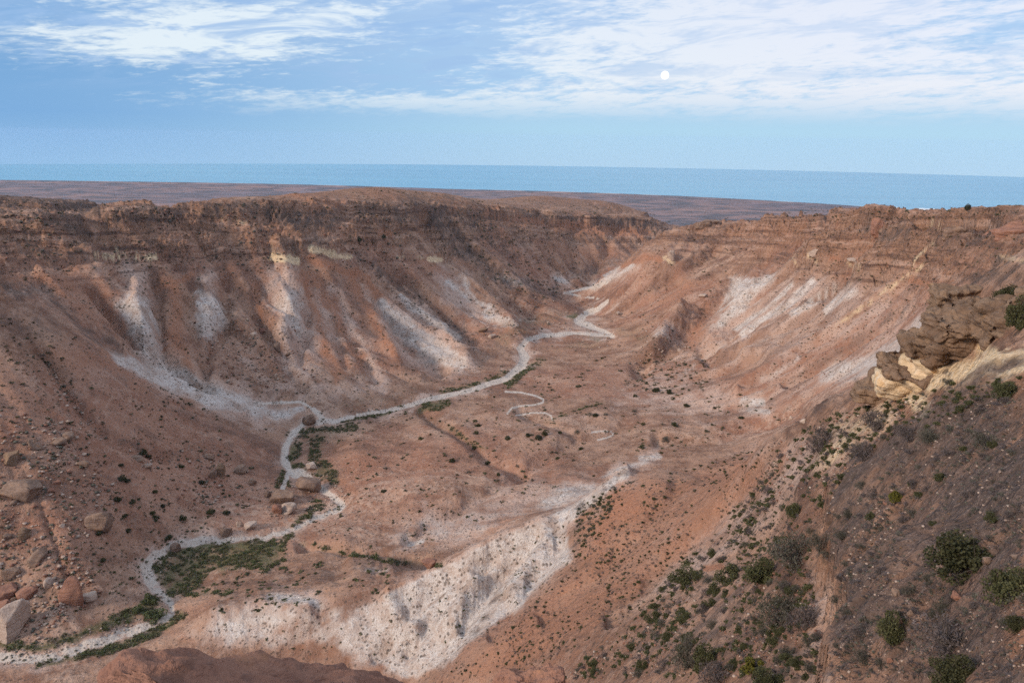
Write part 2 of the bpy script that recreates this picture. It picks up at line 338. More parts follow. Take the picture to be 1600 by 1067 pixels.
A_('chalk', [(430,450),(470,445),(479,480),(472,525),(457,545),(430,500)], .75, 12, 8)
L_('chalk', [(597,476),(631,515),(672,544),(716,567)], [9,14,16,13], 1, .6)
L_('chalk', [(628,512),(660,538)], 9, 1)
L_('chalk', [(624,459),(645,483),(692,510),(719,527)], [3,6,6,5], .8)
A_('chalk', [(703,430),(722,427),(745,455),(775,485),(828,503),(795,516),(755,506),(750,480),(725,455)], 1, 8, 8)
L_('chalk', [(790,435),(812,445)], 4); L_('chalk', [(868,437),(884,440)], 3); L_('chalk', [(700,440),(735,470)], 5, .7)
L_('chalk', [(930,446),(962,431),(988,415)], [3,4,3], .95); L_('chalk', [(945,432),(968,418)], 3, .8)
A_('chalk', [(1140,432),(1190,425),(1216,432),(1192,460),(1160,492),(1128,518),(1108,522),(1125,480)], 1, 9, 9)
for P, w, k in [([(1240,445),(1200,480),(1150,515)], 4, .8), ([(1272,440),(1222,480),(1160,522)], 5, 1), ([(1300,450),(1240,490)], 7, .85), ([(1335,455),(1290,485)], 8, .75),
                ([(1165,627),(1190,630)], 6, .9), ([(1172,641),(1200,642)], 4, 1), ([(1130,540),(1060,590)], 5, .4), ([(1250,560),(1190,592)], 7, .5), ([(1440,505),(1370,560),(1290,590)], 14, .65),
                ([(1000,716),(1032,713)], 5, .8), ([(1032,713),(940,742)], 5, .6), ([(270,851),(338,843)], 5, 1), ([(1380,540),(1330,575)], 8, .5),
                ([(430,650),(470,640)], 5, .8)]:
    L_('chalk', P, w, k)
A_('chalk', [(1012,512),(1050,493),(1076,508),(1062,530),(1012,542)], .5, 10, 6)
A_('chalk', [(340,950),(420,925),(500,950),(560,940),(640,1000),(560,1035),(440,1015),(330,1010),(285,1000)], .66, 14, 14); A_('chalk', [(500,945),(600,925),(700,930),(640,1050),(560,1040),(490,1010)], .8, 18, 16); L_('chalk', [(345,985),(400,960),(430,965)], 14, .9); A_('chalk', [(975,738),(891,807),(897,880),(870,895),(800,960),(720,1020),(690,1050),(640,1062),(590,1035),(550,1000),(540,950),(606,928),(687,893),(744,858),(820,825)], .85, 6, 6); L_('chalk', [(975,742),(930,772),(891,809),(820,830),(744,865),(687,898),(606,931)], 7, .95, .5)
A_('chalk', [(905,790),(887,812),(893,868),(860,862),(830,850),(790,850),(720,890),(640,930),(580,950),(540,1010),(600,1000),(680,960),(740,920),(800,880),(850,900),(880,890)], .95, 14, 16)
A_('chalk', [(840,775),(900,748),(975,738),(940,765),(880,800),(830,803)], .8, 10, 10)
A_('chalk', [(340,960),(400,945),(420,965),(370,990),(330,985)], .95, 12, 10)
A_('chalk', [(540,890),(560,878),(620,880),(600,900)], .7, 8, 6); L_('chalk', [(420,930),(480,938),(500,950)], 7, .9)
A_('chalk', [(600,815),(700,795),(850,775),(800,820),(720,865),(640,850)], .45, 20, 20); L_('chalk', [(640,850),(660,846)], 3, 1)
A_('pale', [(560,880),(640,800),(800,740),(960,720),(980,740),(880,800),(720,870)], .8, 30, 20)
A_('pale', [(1040,560),(1160,590),(1250,560),(1440,480),(1450,520),(1380,590),(1240,640),(1120,680),(980,650),(900,640)], .7, 30, 20)
A_('pale', [(960,540),(1090,480),(1160,420),(1330,420),(1460,430),(1440,560),(1100,600)], .55, 30, 20)
A_('pale', [(400,600),(480,560),(600,600),(720,580),(680,610),(520,650)], .5, 20, 14)
A_('pale', [(1200,690),(1330,640),(1400,610),(1440,640),(1300,760),(1230,780)], .7, 15, 12)
A_('pale', [(680,420),(750,480),(780,510),(740,510),(680,440)], .7, 14, 10)
A_('pale', [(650,640),(760,620),(1000,600),(1100,640),(900,700),(700,700)], .35, 30, 20)
L_('pale', [(1200,740),(1130,830),(1050,900)], 60, .5); L_('pale', [(1262,900),(1284,930),(1282,1000),(1272,1075)], [12,20,22,26], 1.1, .2, .5)
A_('pale', [(420,420),(480,415),(540,440),(600,560),(470,590),(400,480)], .6, 20, 14)
A_('pale', [(150,540),(260,600),(200,620),(110,560)], .6, 20, 14)
# ochre / orange
A_('ochre', [(1000,733),(1060,735),(1200,692),(1215,750),(1120,850),(1010,930),(860,1030),(760,1070),(680,1070),(800,962),(899,882),(893,807),(950,750)], .56, 12, 10)
A_('ochre', [(900,800),(960,750),(1060,740),(1040,800),(940,880),(900,870)], .95, 25, 12)
for P, w, k in [([(490,425),(520,480),(560,560)], 12, .7), ([(560,430),(610,490),(650,540)], 11, .8), ([(490,405),(530,420),(575,434)], 7, 1), ([(268,470),(275,540),(290,580)], 12, .6),
                ([(20,440),(100,450),(130,480)], 16, .6), ([(250,450),(300,432)], 5, .8), ([(80,560),(160,560),(240,600)], 26, .5), ([(0,540),(60,640)], 30, .35),
                ([(640,410),(700,400),(740,420)], 7, .5), ([(760,335),(830,345),(920,360),(1010,362)], 8, .8), ([(880,348),(920,356)], 5, 1), ([(950,355),(1000,368)], 8, .7),
                ([(980,395),(900,400),(840,380)], 18, .5), ([(940,430),(1010,400),(1030,405)], 6, .8), ([(1060,420),(1080,440),(1040,470)], 14, .55), ([(1100,520),(1080,540),(1100,480)], 10, .6),
                ([(1420,437),(1465,445)], 4, 1), ([(1280,402),(1310,405)], 4, .9), ([(1360,415),(1400,420)], 3, .6), ([(660,650),(690,640)], 10, .6), ([(525,745),(560,765)], 8, .6), ([(690,700),(780,680),(760,660)], 14, .35),
                ([(300,1000),(250,980),(330,940)], 10, .45), ([(430,985),(500,960)], 10, .4), ([(840,535),(880,540),(900,560)], 10, .35), ([(500,365),(540,370)], 5, .5), ([(594,364),(610,366)], 4, 1),
                ([(440,300),(530,320),(480,340)], 14, .5), ([(1160,360),(1250,360),(1180,400)], 20, .3), ([(1200,750),(1230,700)], 12, .5), ([(1100,888),(1130,886)], 5, 1), ([(300,345),(390,350)], 6, .5)]:
    L_('ochre', P, w, k)
# cream and yellow overhang walls
for P, w, k in [([(138,399),(190,400),(252,403)], 3.2, 1.1), ([(425,401),(465,408)], 5.5, 1.1), ([(488,390),(520,395)], 5, 1.1), ([(515,397),(550,402)], 4, .7), ([(670,405),(686,407)], 4, 1),
                ([(620,403),(660,404)], 3, .5), ([(1450,347),(1470,356)], 3, .8), ([(1390,585),(1460,590),(1530,575),(1600,560)], 15, 1), ([(1410,612),(1440,625),(1450,660)], 10, .9), ([(1545,550),(1560,575),(1600,570)], 16, .9),
                ([(1380,640),(1330,680),(1290,720)], 24, .5), ([(1480,605),(1580,590)], 10, .5), ([(1430,405),(1460,380)], 2.5, .6), ([(1440,415),(1380,455),(1300,515)], 3.5, .55), ([(1565,402),(1600,405)], 5, .6),
                ([(115,360),(135,370)], 4, .4), ([(350,345),(390,348)], 3, .5), ([(1040,402),(1050,410)], 5, .6), ([(1265,397),(1275,410)], 4, .7), ([(1325,412),(1340,415)], 4, .7), ([(1240,405),(1245,415)], 3, .6)]:
    L_('cream', P, w, k)
# dark crust of lichened rock, and shade painted down the gullies
for P, w, k in [([(680,340),(740,400),(800,440),(870,462)], 15, .8), ([(700,330),(760,350),(800,400)], 24, .6), ([(560,395),(620,445),(690,500),(740,530)], 9, .7), ([(60,340),(110,350),(135,370)], 16, .8), ([(20,380),(100,400),(150,400)], 22, .6),
                ([(160,345),(260,340)], 14, .5), ([(240,380),(300,420)], 16, .5), ([(430,340),(470,350),(520,345)], 13, .8), ([(330,325),(420,320)], 8, .5), ([(560,330),(650,325)], 14, .5), ([(900,430),(950,415),(990,395)], 10, .6),
                ([(770,335),(900,343),(1030,352)], 4, .7), ([(940,345),(1040,360)], 10, .6), ([(800,325),(900,310),(1000,325)], 12, .35), ([(430,385),(500,375)], 12, .7), ([(0,440),(60,460),(130,500),(180,540)], 14, .7), ([(0,500),(80,520)], 16, .5),
                ([(0,310),(150,325)], 16, .8), ([(1360,360),(1410,365)], 14, .7), ([(1085,350),(1130,360)], 12, .6), ([(1480,375),(1540,365),(1600,350)], 20, .6), ([(1280,350),(1360,335)], 12, .35), ([(1530,400),(1600,420)], 20, .5), ([(1500,440),(1600,430)], 14, .6),
                ([(390,500),(330,560),(400,590)], 26, .3), ([(440,560),(480,620)], 18, .3), ([(480,760),(440,800)], 14, .4), ([(650,480),(560,470),(530,520),(570,560)], 9, .4), ([(1250,395),(1190,440)], 12, .3), ([(1160,640),(1280,640),(1340,610)], 14, .35),
                ([(1340,600),(1390,590)], 10, .7), ([(0,720),(60,780)], 26, .45), ([(0,850),(120,880),(60,960)], 40, .3), ([(910,790),(900,850)], 9, .45), ([(780,930),(740,990)], 8, .4), ([(930,770),(980,740)], 8, .4)]:
    L_('crust_shade', P, w, k)
for P, w, k in [([(165,440),(185,500),(205,545),(235,578)], 9, .5), ([(243,430),(250,500),(262,560),(310,606)], 7, .42), ([(372,450),(375,510),(350,570),(400,610)], 20, .36), ([(505,440),(530,510),(560,570)], 8, .34), ([(585,470),(640,540),(690,580)], 8, .5), ([(612,420),(680,500),(740,545)], 9, .5),  # darker brown strips standing in for shade in the gullies
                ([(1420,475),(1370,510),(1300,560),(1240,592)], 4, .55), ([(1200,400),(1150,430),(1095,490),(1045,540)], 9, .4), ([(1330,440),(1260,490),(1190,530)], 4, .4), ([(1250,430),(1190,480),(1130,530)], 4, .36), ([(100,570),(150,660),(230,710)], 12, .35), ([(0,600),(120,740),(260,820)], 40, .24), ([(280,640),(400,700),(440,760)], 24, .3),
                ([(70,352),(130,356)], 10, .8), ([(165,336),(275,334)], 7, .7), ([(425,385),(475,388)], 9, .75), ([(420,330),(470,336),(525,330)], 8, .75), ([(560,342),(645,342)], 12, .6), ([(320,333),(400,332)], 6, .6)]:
    L_('crust_shade', P, w, k)
for P, w, k in [([(440,430),(450,500),(470,590)], 26, .8), ([(520,450),(560,540),(600,600)], 12, .8), ([(560,440),(610,520),(640,570)], 9, .7), ([(210,420),(220,500),(235,560)], 26, .75), ([(320,430),(325,500)], 18, .7), ([(690,430),(740,490)], 18, .75), ([(600,600),(520,610),(450,600)], 14, .6),
                ([(640,560),(720,575)], 10, .7), ([(30,450),(120,470)], 14, .6), ([(150,420),(160,400)], 10, .5), ([(380,560),(420,600),(480,620)], 10, .5), ([(340,300),(560,302)], 5, .4), ([(700,307),(1000,335)], 5, .5)]:
    L_('pale', P, w, k)
for P, w, k in [([(475,430),(500,510),(530,590)], 9, .7), ([(545,430),(585,500),(620,560)], 8, .75), ([(400,440),(410,500)], 7, .6), ([(268,440),(275,520),(295,590)], 12, .7), ([(660,410),(700,430)], 8, .6), ([(360,420),(380,400),(420,380)], 10, .5), ([(120,420),(60,440)], 8, .6)]:
    L_('ochre', P, w, k)
A_('crust_shade', [(1600,590),(1520,600),(1475,655),(1400,700),(1330,745),(1285,790),(1290,860),(1305,915),(1290,1070),(1600,1070)], .62, 14, 14)
A_('crust_shade', [(900,1070),(1000,960),(1120,870),(1270,840),(1270,1070),(900,1070)], .5, 40, 20)
# grass
for P, w, k in [([(245,895),(262,868),(330,855),(430,852)], 10, 1), ([(258,905),(300,880),(360,872),(420,862)], 17, .9), ([(262,925),(290,915),(310,895)], 12, .9), ([(0,1008),(60,1008),(130,992),(190,965),(240,940)], [7,7,8,10,9], .9),
                ([(60,1036),(160,1020),(245,985),(285,962)], [3,6,7,7], .9), ([(430,850),(470,815),(500,790)], 9, .6), ([(460,700),(450,725),(470,738)], 8, .9), ([(500,735),(520,745)], 14, .8), ([(440,745),(435,765)], 12, .8), ([(480,680),(520,672),(560,664)], 8, .6),
                ([(540,655),(590,645),(630,634)], 4, .9), ([(655,645),(690,632)], 7, .9), ([(690,612),(750,600),(795,580)], 5, .7), ([(795,602),(828,575)], 4, 1), ([(895,495),(905,500)], 6, 1), ([(920,522),(935,528)], 7, .6), ([(700,670),(730,690),(760,700)], 5, .6),
                ([(450,680),(500,690),(490,720)], 14, .5), ([(690,885),(560,866),(470,850)], 5, .5), ([(640,930),(600,930)], 4, .3), ([(830,575),(850,560)], 5, .5), ([(940,628),(850,660)], 4, .4), ([(290,930),(360,925)], 6, .5)]:
    L_('grass', P, w, k * .8, 1.1, 1.2)
A_('grass', [(835,545),(890,535),(960,530),(930,548),(860,552)], .5, 8, 8); A_('grass', [(745,535),(800,490),(880,475),(935,478),(895,503),(830,525),(790,555)], .42, 14, 10); A_('grass', [(960,500),(1040,520),(1000,545),(950,520)], .4, 12, 10)
A_('grass', [(480,660),(560,600),(700,590),(740,600),(600,640)], .3, 16, 10)
MASK['grass'] *= (1 - MASK['bed'])
MASK['strat'] = (H - rim_h(Y) + .6 * wobs).astype(np.float32)
MASK['streak'] = STK
MASK['crust_shade'] = np.clip(MASK['crust_shade'] + .3 * sstep(-20, -5, MASK['strat']) * sstep(80, 150, GD) * LAND * np.clip(.6 + fbm(X / 25, Y / 25, 3, 91), 0, 1) * (1 - MASK['ochre']) * (1 - MASK['cream']), 0, 1)
MASK['crust_shade'] *= 1 - .3 * sstep(230, 330, GD).astype(np.float32)
MASK['crust_shade'] = np.maximum(MASK['crust_shade'], SLAB * np.clip(.52 + .5 * fbm(X / 5, Y / 5, 4, 93), 0, .9)).astype(np.float32)
MASK['plain'] = sstep(1050, 1500, GD).astype(np.float32)
for k_, sc_, o_, sd_ in (('na', 80, 4, 101), ('nb', 14, 5, 102), ('nm', 6.2, 5, 103), ('nk', 3.1, 5, 104)):
    MASK[k_] = np.clip(.5 + .36 * fbm(X / sc_, Y / sc_ + .35 * H / sc_, o_, sd_, .6), 0, 1).astype(np.float32)
MASK['far'] = sstep(70, 200, GD).astype(np.float32)
MASK['chalk'] = np.clip(MASK['chalk'] * 1.12, 0, 1.1).astype(np.float32)
# ------------------------------------------------------------------ node helpers
class NT:
    def __init__(s, tree): s.t = tree
    def n(s, ty, **kw):
        nd = s.t.nodes.new('ShaderNode' + ty)
        for k, v in kw.items(): setattr(nd, k, v)
        return nd
    def put(s, sock, v):
        if hasattr(v, 'is_output'): s.t.links.new(v, sock)
        elif isinstance(v, (tuple, list)): sock.default_value = tuple(v) + ((1,) if len(v) == 3 and len(sock.default_value) == 4 else ())
        else: sock.default_value = v
    def math(s, op, a, b=0.0, c=None, clamp=False):
        nd = s.n('Math', operation=op, use_clamp=clamp); s.put(nd.inputs[0], a); s.put(nd.inputs[1], b)
        if c is not None: s.put(nd.inputs[2], c)
        return nd.outputs[0]
    def mix(s, f, a, b, mode='MIX'):
        nd = s.n('Mix', data_type='RGBA', blend_type=mode); s.put(nd.inputs[0], f); s.put(nd.inputs[6], a); s.put(nd.inputs[7], b); return nd.outputs[2]
    def noise(s, vec, scale, det=4, rough=.55, dist=0.0, out=0):
        nd = s.n('TexNoise'); s.put(nd.inputs['Vector'], vec); s.put(nd.inputs['Scale'], scale); nd.inputs['Detail'].default_value = det
        nd.inputs['Roughness'].default_value = rough; nd.inputs['Distortion'].default_value = dist; return nd.outputs[out]
    def vor(s, vec, scale, feat='F1', rnd=1.0, out=0):
        nd = s.n('TexVoronoi', feature=feat); s.put(nd.inputs['Vector'], vec); s.put(nd.inputs['Scale'], scale); nd.inputs['Randomness'].default_value = rnd; return nd.outputs[out]
    def rng(s, v, a, b, c=0.0, d=1.0, smooth=True):
        nd = s.n('MapRange'); nd.interpolation_type = 'SMOOTHSTEP' if smooth else 'LINEAR'
        for i, q in enumerate((v, a, b, c, d)): s.put(nd.inputs[i], q)
        return nd.outputs[0]
    def attr(s, name): nd = s.n('Attribute', attribute_name=name); return nd.outputs['Fac']
    def pos(s): return s.n('NewGeometry').outputs['Position']
    def scl(s, vec, v):
        nd = s.n('VectorMath', operation='MULTIPLY'); s.put(nd.inputs[0], vec); nd.inputs[1].default_value = v; return nd.outputs[0]
    def bump(s, h, dist, strength=1.0, prev=None):
        nd = s.n('Bump'); nd.inputs['Strength'].default_value = strength; nd.inputs['Distance'].default_value = dist; s.put(nd.inputs['Height'], h)
        if prev is not None: s.put(nd.inputs['Normal'], prev)
        return nd.outputs[0]
def new_mat(name, rough=.95, spec=.15):
    m = bpy.data.materials.new(name); m.use_nodes = True; t = NT(m.node_tree); b = m.node_tree.nodes['Principled BSDF']
    b.inputs['Roughness'].default_value = rough; b.inputs['Specular IOR Level'].default_value = spec
    return m, t, b

# ------------------------------------------------------------------ ground material
def ground_material():
    m, t, b = new_mat('red_earth', .97, .08)
    P = t.pos()
    nA, nB, nM, nK = (t.attr(k) for k in ('na', 'nb', 'nm', 'nk')); nC = t.noise(P, .5, 3, .65); nD = t.noise(P, 2.6, 3, .7); nE = t.noise(P, 10, 3, .7)
    st, sk = t.attr('strat'), t.attr('streak')
    c = t.mix(t.rng(nB, .34, .68), (.215, .112, .072), (.345, .20, .134))
    c = t.mix(t.math('MULTIPLY', t.rng(nA, .35, .65), .5), c, (.32, .145, .092))
    c = t.mix(t.math('MULTIPLY', t.rng(nC, .46, .70), .45), c, (.47, .295, .215))
    def over(c, name, col_a, col_b, k=.75, nz=None, w=.18):
        at = t.attr(name); n = nz if nz is not None else nC
        f = t.rng(t.math('MULTIPLY_ADD', at, .95, t.math('SUBTRACT', n, .5)), .02 + w * .3, .58 + w * .9)
        f = t.math('MULTIPLY', f, t.rng(at, 0, .12)); f = t.math('MULTIPLY', f, t.rng(at, 0, .8, .45, 1.0))
        return t.mix(f, c, t.mix(t.rng(nD, .3, .7), col_a, col_b)), f
    c, _ = over(c, 'pale', (.42, .275, .21), (.51, .36, .285), 1.1, nM, .28)
    # drawn out streaks of scree
    c = t.mix(t.math('MULTIPLY', t.math('MULTIPLY', t.rng(sk, .2, 1.8), .6), t.math('MULTIPLY', t.rng(nC, .3, .65), t.attr('far'))), c, (.50, .33, .24))
    c = t.mix(t.math('MULTIPLY', t.math('MULTIPLY', t.rng(sk, -.2, -1.8), .7), t.math('MULTIPLY', t.rng(nM, .25, .6), t.attr('far'))), c, (.17, .09, .062))
    # rock layers
    pv = t.n('CombineXYZ'); sp = t.n('SeparateXYZ'); t.put(sp.inputs[0], P)
    t.put(pv.inputs[0], t.math('MULTIPLY', sp.outputs[0], .012)); t.put(pv.inputs[1], t.math('MULTIPLY', sp.outputs[1], .012)); t.put(pv.inputs[2], t.math('MULTIPLY', st, .42))
    up = t.math('MULTIPLY', t.rng(st, -33, -17), t.math('SUBTRACT', 1.0, t.attr('plain'))); c = t.mix(t.math('MULTIPLY', up, t.rng(nM, .3, .62, .25, .8)), c, t.mix(t.rng(nC, .35, .65), (.19, .095, .056), (.325, .172, .105)))
    ly = t.noise(pv.outputs[0], 1.0, 3, .62)
    lw = t.math('MULTIPLY', t.rng(st, -46, -22), t.rng(st, 7, -2)); lw = t.math('MULTIPLY', lw, t.rng(nB, .25, .6, .35, 1))
    c = t.mix(t.math('MULTIPLY', lw, t.rng(ly, .52, .66, 0, .8)), c, (.43, .265, .19))
    c = t.mix(t.math('MULTIPLY', lw, t.rng(ly, .49, .36, 0, .9)), c, (.105, .056, .04))
    c, fo = over(c, 'ochre', (.30, .128, .07), (.375, .185, .115), .9, nC, .25)
    c, fy = over(c, 'cream', (.55, .36, .19), (.67, .51, .345), .5, nK, .2)
    lyf = t.math('MULTIPLY', t.rng(ly, .45, .6), .35)
    c, fc = over(c, 'chalk', (.45, .365, .31), (.635, .555, .495), 1.25, t.math('MULTIPLY_ADD', nK, .7, t.math('MULTIPLY_ADD', sk, .11, .15)), .38)
    c = t.mix(t.math('MULTIPLY', fc, lyf), c, (.43, .30, .225)); c = t.mix(t.math('MULTIPLY', fc, t.rng(nM, .55, .8, 0, .7)), c, (.34, .23, .17)); c = t.mix(t.math('MULTIPLY', fc, t.rng(nC, .52, .40, 0, .5)), c, (.33, .22, .165))
    c, fk = over(c, 'crust_shade', (.082, .054, .043), (.142, .096, .077), 1.35, nK, .2)
    c, fg = over(c, 'grass', (.085, .08, .032), (.16, .13, .07), .7, nC, .2)
    c, fb = over(c, 'bed', (.46, .365, .295), (.58, .485, .41), .25, nC, .2)
    # stones, twigs and lichen
    v1 = t.vor(P, .9); v2 = t.vor(P, 3.6); v3 = t.vor(P, 11)
    nf = t.math('SUBTRACT', 1.0, t.attr('plain'))
    dk = t.math('MULTIPLY', t.math('MULTIPLY', t.rng(v1, .34, .2), t.rng(nM, .3, .5)), t.math('MULTIPLY', nf, .72))
    c = t.mix(dk, c, (.085, .058, .043))
    c = t.mix(t.math('MULTIPLY', t.math('MULTIPLY', t.rng(v2, .34, .2), t.rng(nC, .42, .6)), t.math('MULTIPLY', nf, .6)), c, (.09, .06, .045))
    c = t.mix(t.math('MULTIPLY', t.math('MULTIPLY', t.rng(v3, .3, .2), t.rng(nD, .5, .62)), .45), c, (.42, .32, .26))
    c = t.mix(t.math('MULTIPLY', t.rng(nD, .35, .2), .45), c, (.10, .055, .04))
    c = t.mix(t.math('MULTIPLY', t.rng(nE, .6, .75), .3), c, (.48, .34, .26))
    # coastal plain: scrub, bare patches and old dune lines
    q1 = t.noise(t.scl(P, (.0014, .0026, 0)), 1.0, 6, .65); q2 = t.noise(t.scl(P, (.009, .014, 0)), 1.0, 5, .7)
    pc = t.mix(t.rng(q1, .35, .62), (.20, .15, .155), (.29, .18, .155)); pc = t.mix(t.rng(q2, .42, .6), pc, (.105, .098, .105)); pc = t.mix(t.rng(q1, .62, .72, 0, .6), pc, (.34, .25, .20))
    c = t.mix(t.attr('plain'), c, pc)
    t.put(b.inputs['Base Color'], c)
    hgt = t.math('MULTIPLY_ADD', nC, .8, t.math('MULTIPLY_ADD', nD, .34, t.math('MULTIPLY', nE, .09)))
    t.put(b.inputs['Normal'], t.bump(hgt, 1.0, 1.0))
    return m
GROUND = ground_material()

def grid_part(name, sel, mat, kind='structure'):
    """faces of the survey grid picked by sel, as one mesh with the ground marks on its points"""
    idx = np.arange(NR * NA).reshape(NR, NA)
    q = np.stack([idx[:-1, :-1], idx[:-1, 1:], idx[1:, 1:], idx[1:, :-1]], -1).reshape(-1, 4)[sel.ravel()]
    used, inv = np.unique(q, return_inverse=True); q = inv.reshape(-1, 4)
    Vx = np.stack([X.ravel()[used], Y.ravel()[used], H.ravel()[used] + CAMZ], -1).astype(np.float32)
    me = bpy.data.meshes.new(name); me.vertices.add(len(Vx)); me.vertices.foreach_set('co', Vx.ravel())
    me.loops.add(q.size); me.loops.foreach_set('vertex_index', q.ravel().astype(np.int32))
    me.polygons.add(len(q)); me.polygons.foreach_set('loop_start', (np.arange(len(q)) * 4).astype(np.int32)); me.polygons.foreach_set('use_smooth', np.ones(len(q), bool))
    me.update(calc_edges=True)
    for k, a in MASK.items():
        at = me.attributes.new(k, 'FLOAT', 'POINT'); at.data.foreach_set('value', np.ascontiguousarray(a.ravel()[used], np.float32))
    o = bpy.data.objects.new(name, me); col.objects.link(o); me.materials.append(mat); o['kind'] = kind
    return o
fc_ = lambda M: .25 * (M[:-1, :-1] + M[:-1, 1:] + M[1:, 1:] + M[1:, :-1])
isbed = fc_(MASK['bed']) > .5
isplain = fc_(GD) > 1300
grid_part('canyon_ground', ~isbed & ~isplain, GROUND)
grid_part('creek_bed', isbed & ~isplain, GROUND)
grid_part('coastal_plain', isplain, GROUND)

# ------------------------------------------------------------------ sea
def sea():
    m, t, b = new_mat('sea_water', .32, .5)
    P = t.pos()
    n = t.noise(t.scl(P, (.0006, .004, 0)), 1.0, 5, .6)
    d = t.n('VectorMath', operation='LENGTH'); t.put(d.inputs[0], t.scl(P, (1, 1, 0)))
    c = t.mix(t.rng(n, .35, .65), (.085, .285, .395), (.105, .325, .435))
    t.put(b.inputs['Base Color'], c)
    t.put(b.inputs['Normal'], t.bump(t.noise(t.scl(P, (.02, .05, 0)), 1.0, 4), 2.0, .5))
    bm = bmesh.new(); n_ = 160; ring = []
    for r_ in (1500.0, 2600.0, 4000.0, SEA_R):
        ring.append([bm.verts.new((r_ * math.sin(a), r_ * math.cos(a), 0)) for a in np.linspace(-math.pi * .5, math.pi * .5, n_)])
    for A1, B1 in zip(ring, ring[1:]):
        for i in range(n_ - 1): bm.faces.new((A1[i + 1], A1[i], B1[i], B1[i + 1]))
    me = bpy.data.meshes.new('sea'); bm.normal_update(); bm.to_mesh(me); me.materials.append(m)
    o = bpy.data.objects.new('sea', me); col.objects.link(o); o['kind'] = 'structure'
sea()
# surf along the beach
def beach():
    m, t, b = new_mat('beach_sand', .9, .1); b.inputs['Base Color'].default_value = (.62, .58, .52, 1)
    bm = bmesh.new(); pr = None
    for k, a in enumerate(np.linspace(AZ0, AZ1, 400)):
        d = float(coast_d(a)); w = 14 + 12 * float(pn(k * .13, 3.3, 4))
        p = [bm.verts.new(((d + e) * math.sin(a), (d + e) * math.cos(a), z)) for e, z in ((-w, 1.9), (w, .25))]
        if pr: bm.faces.new((pr[0], p[0], p[1], pr[1]))
        pr = p
    me = bpy.data.meshes.new('beach'); bm.normal_update(); bm.to_mesh(me); me.materials.append(m)
    o = bpy.data.objects.new('beach', me); col.objects.link(o); o['kind'] = 'structure'
beach()

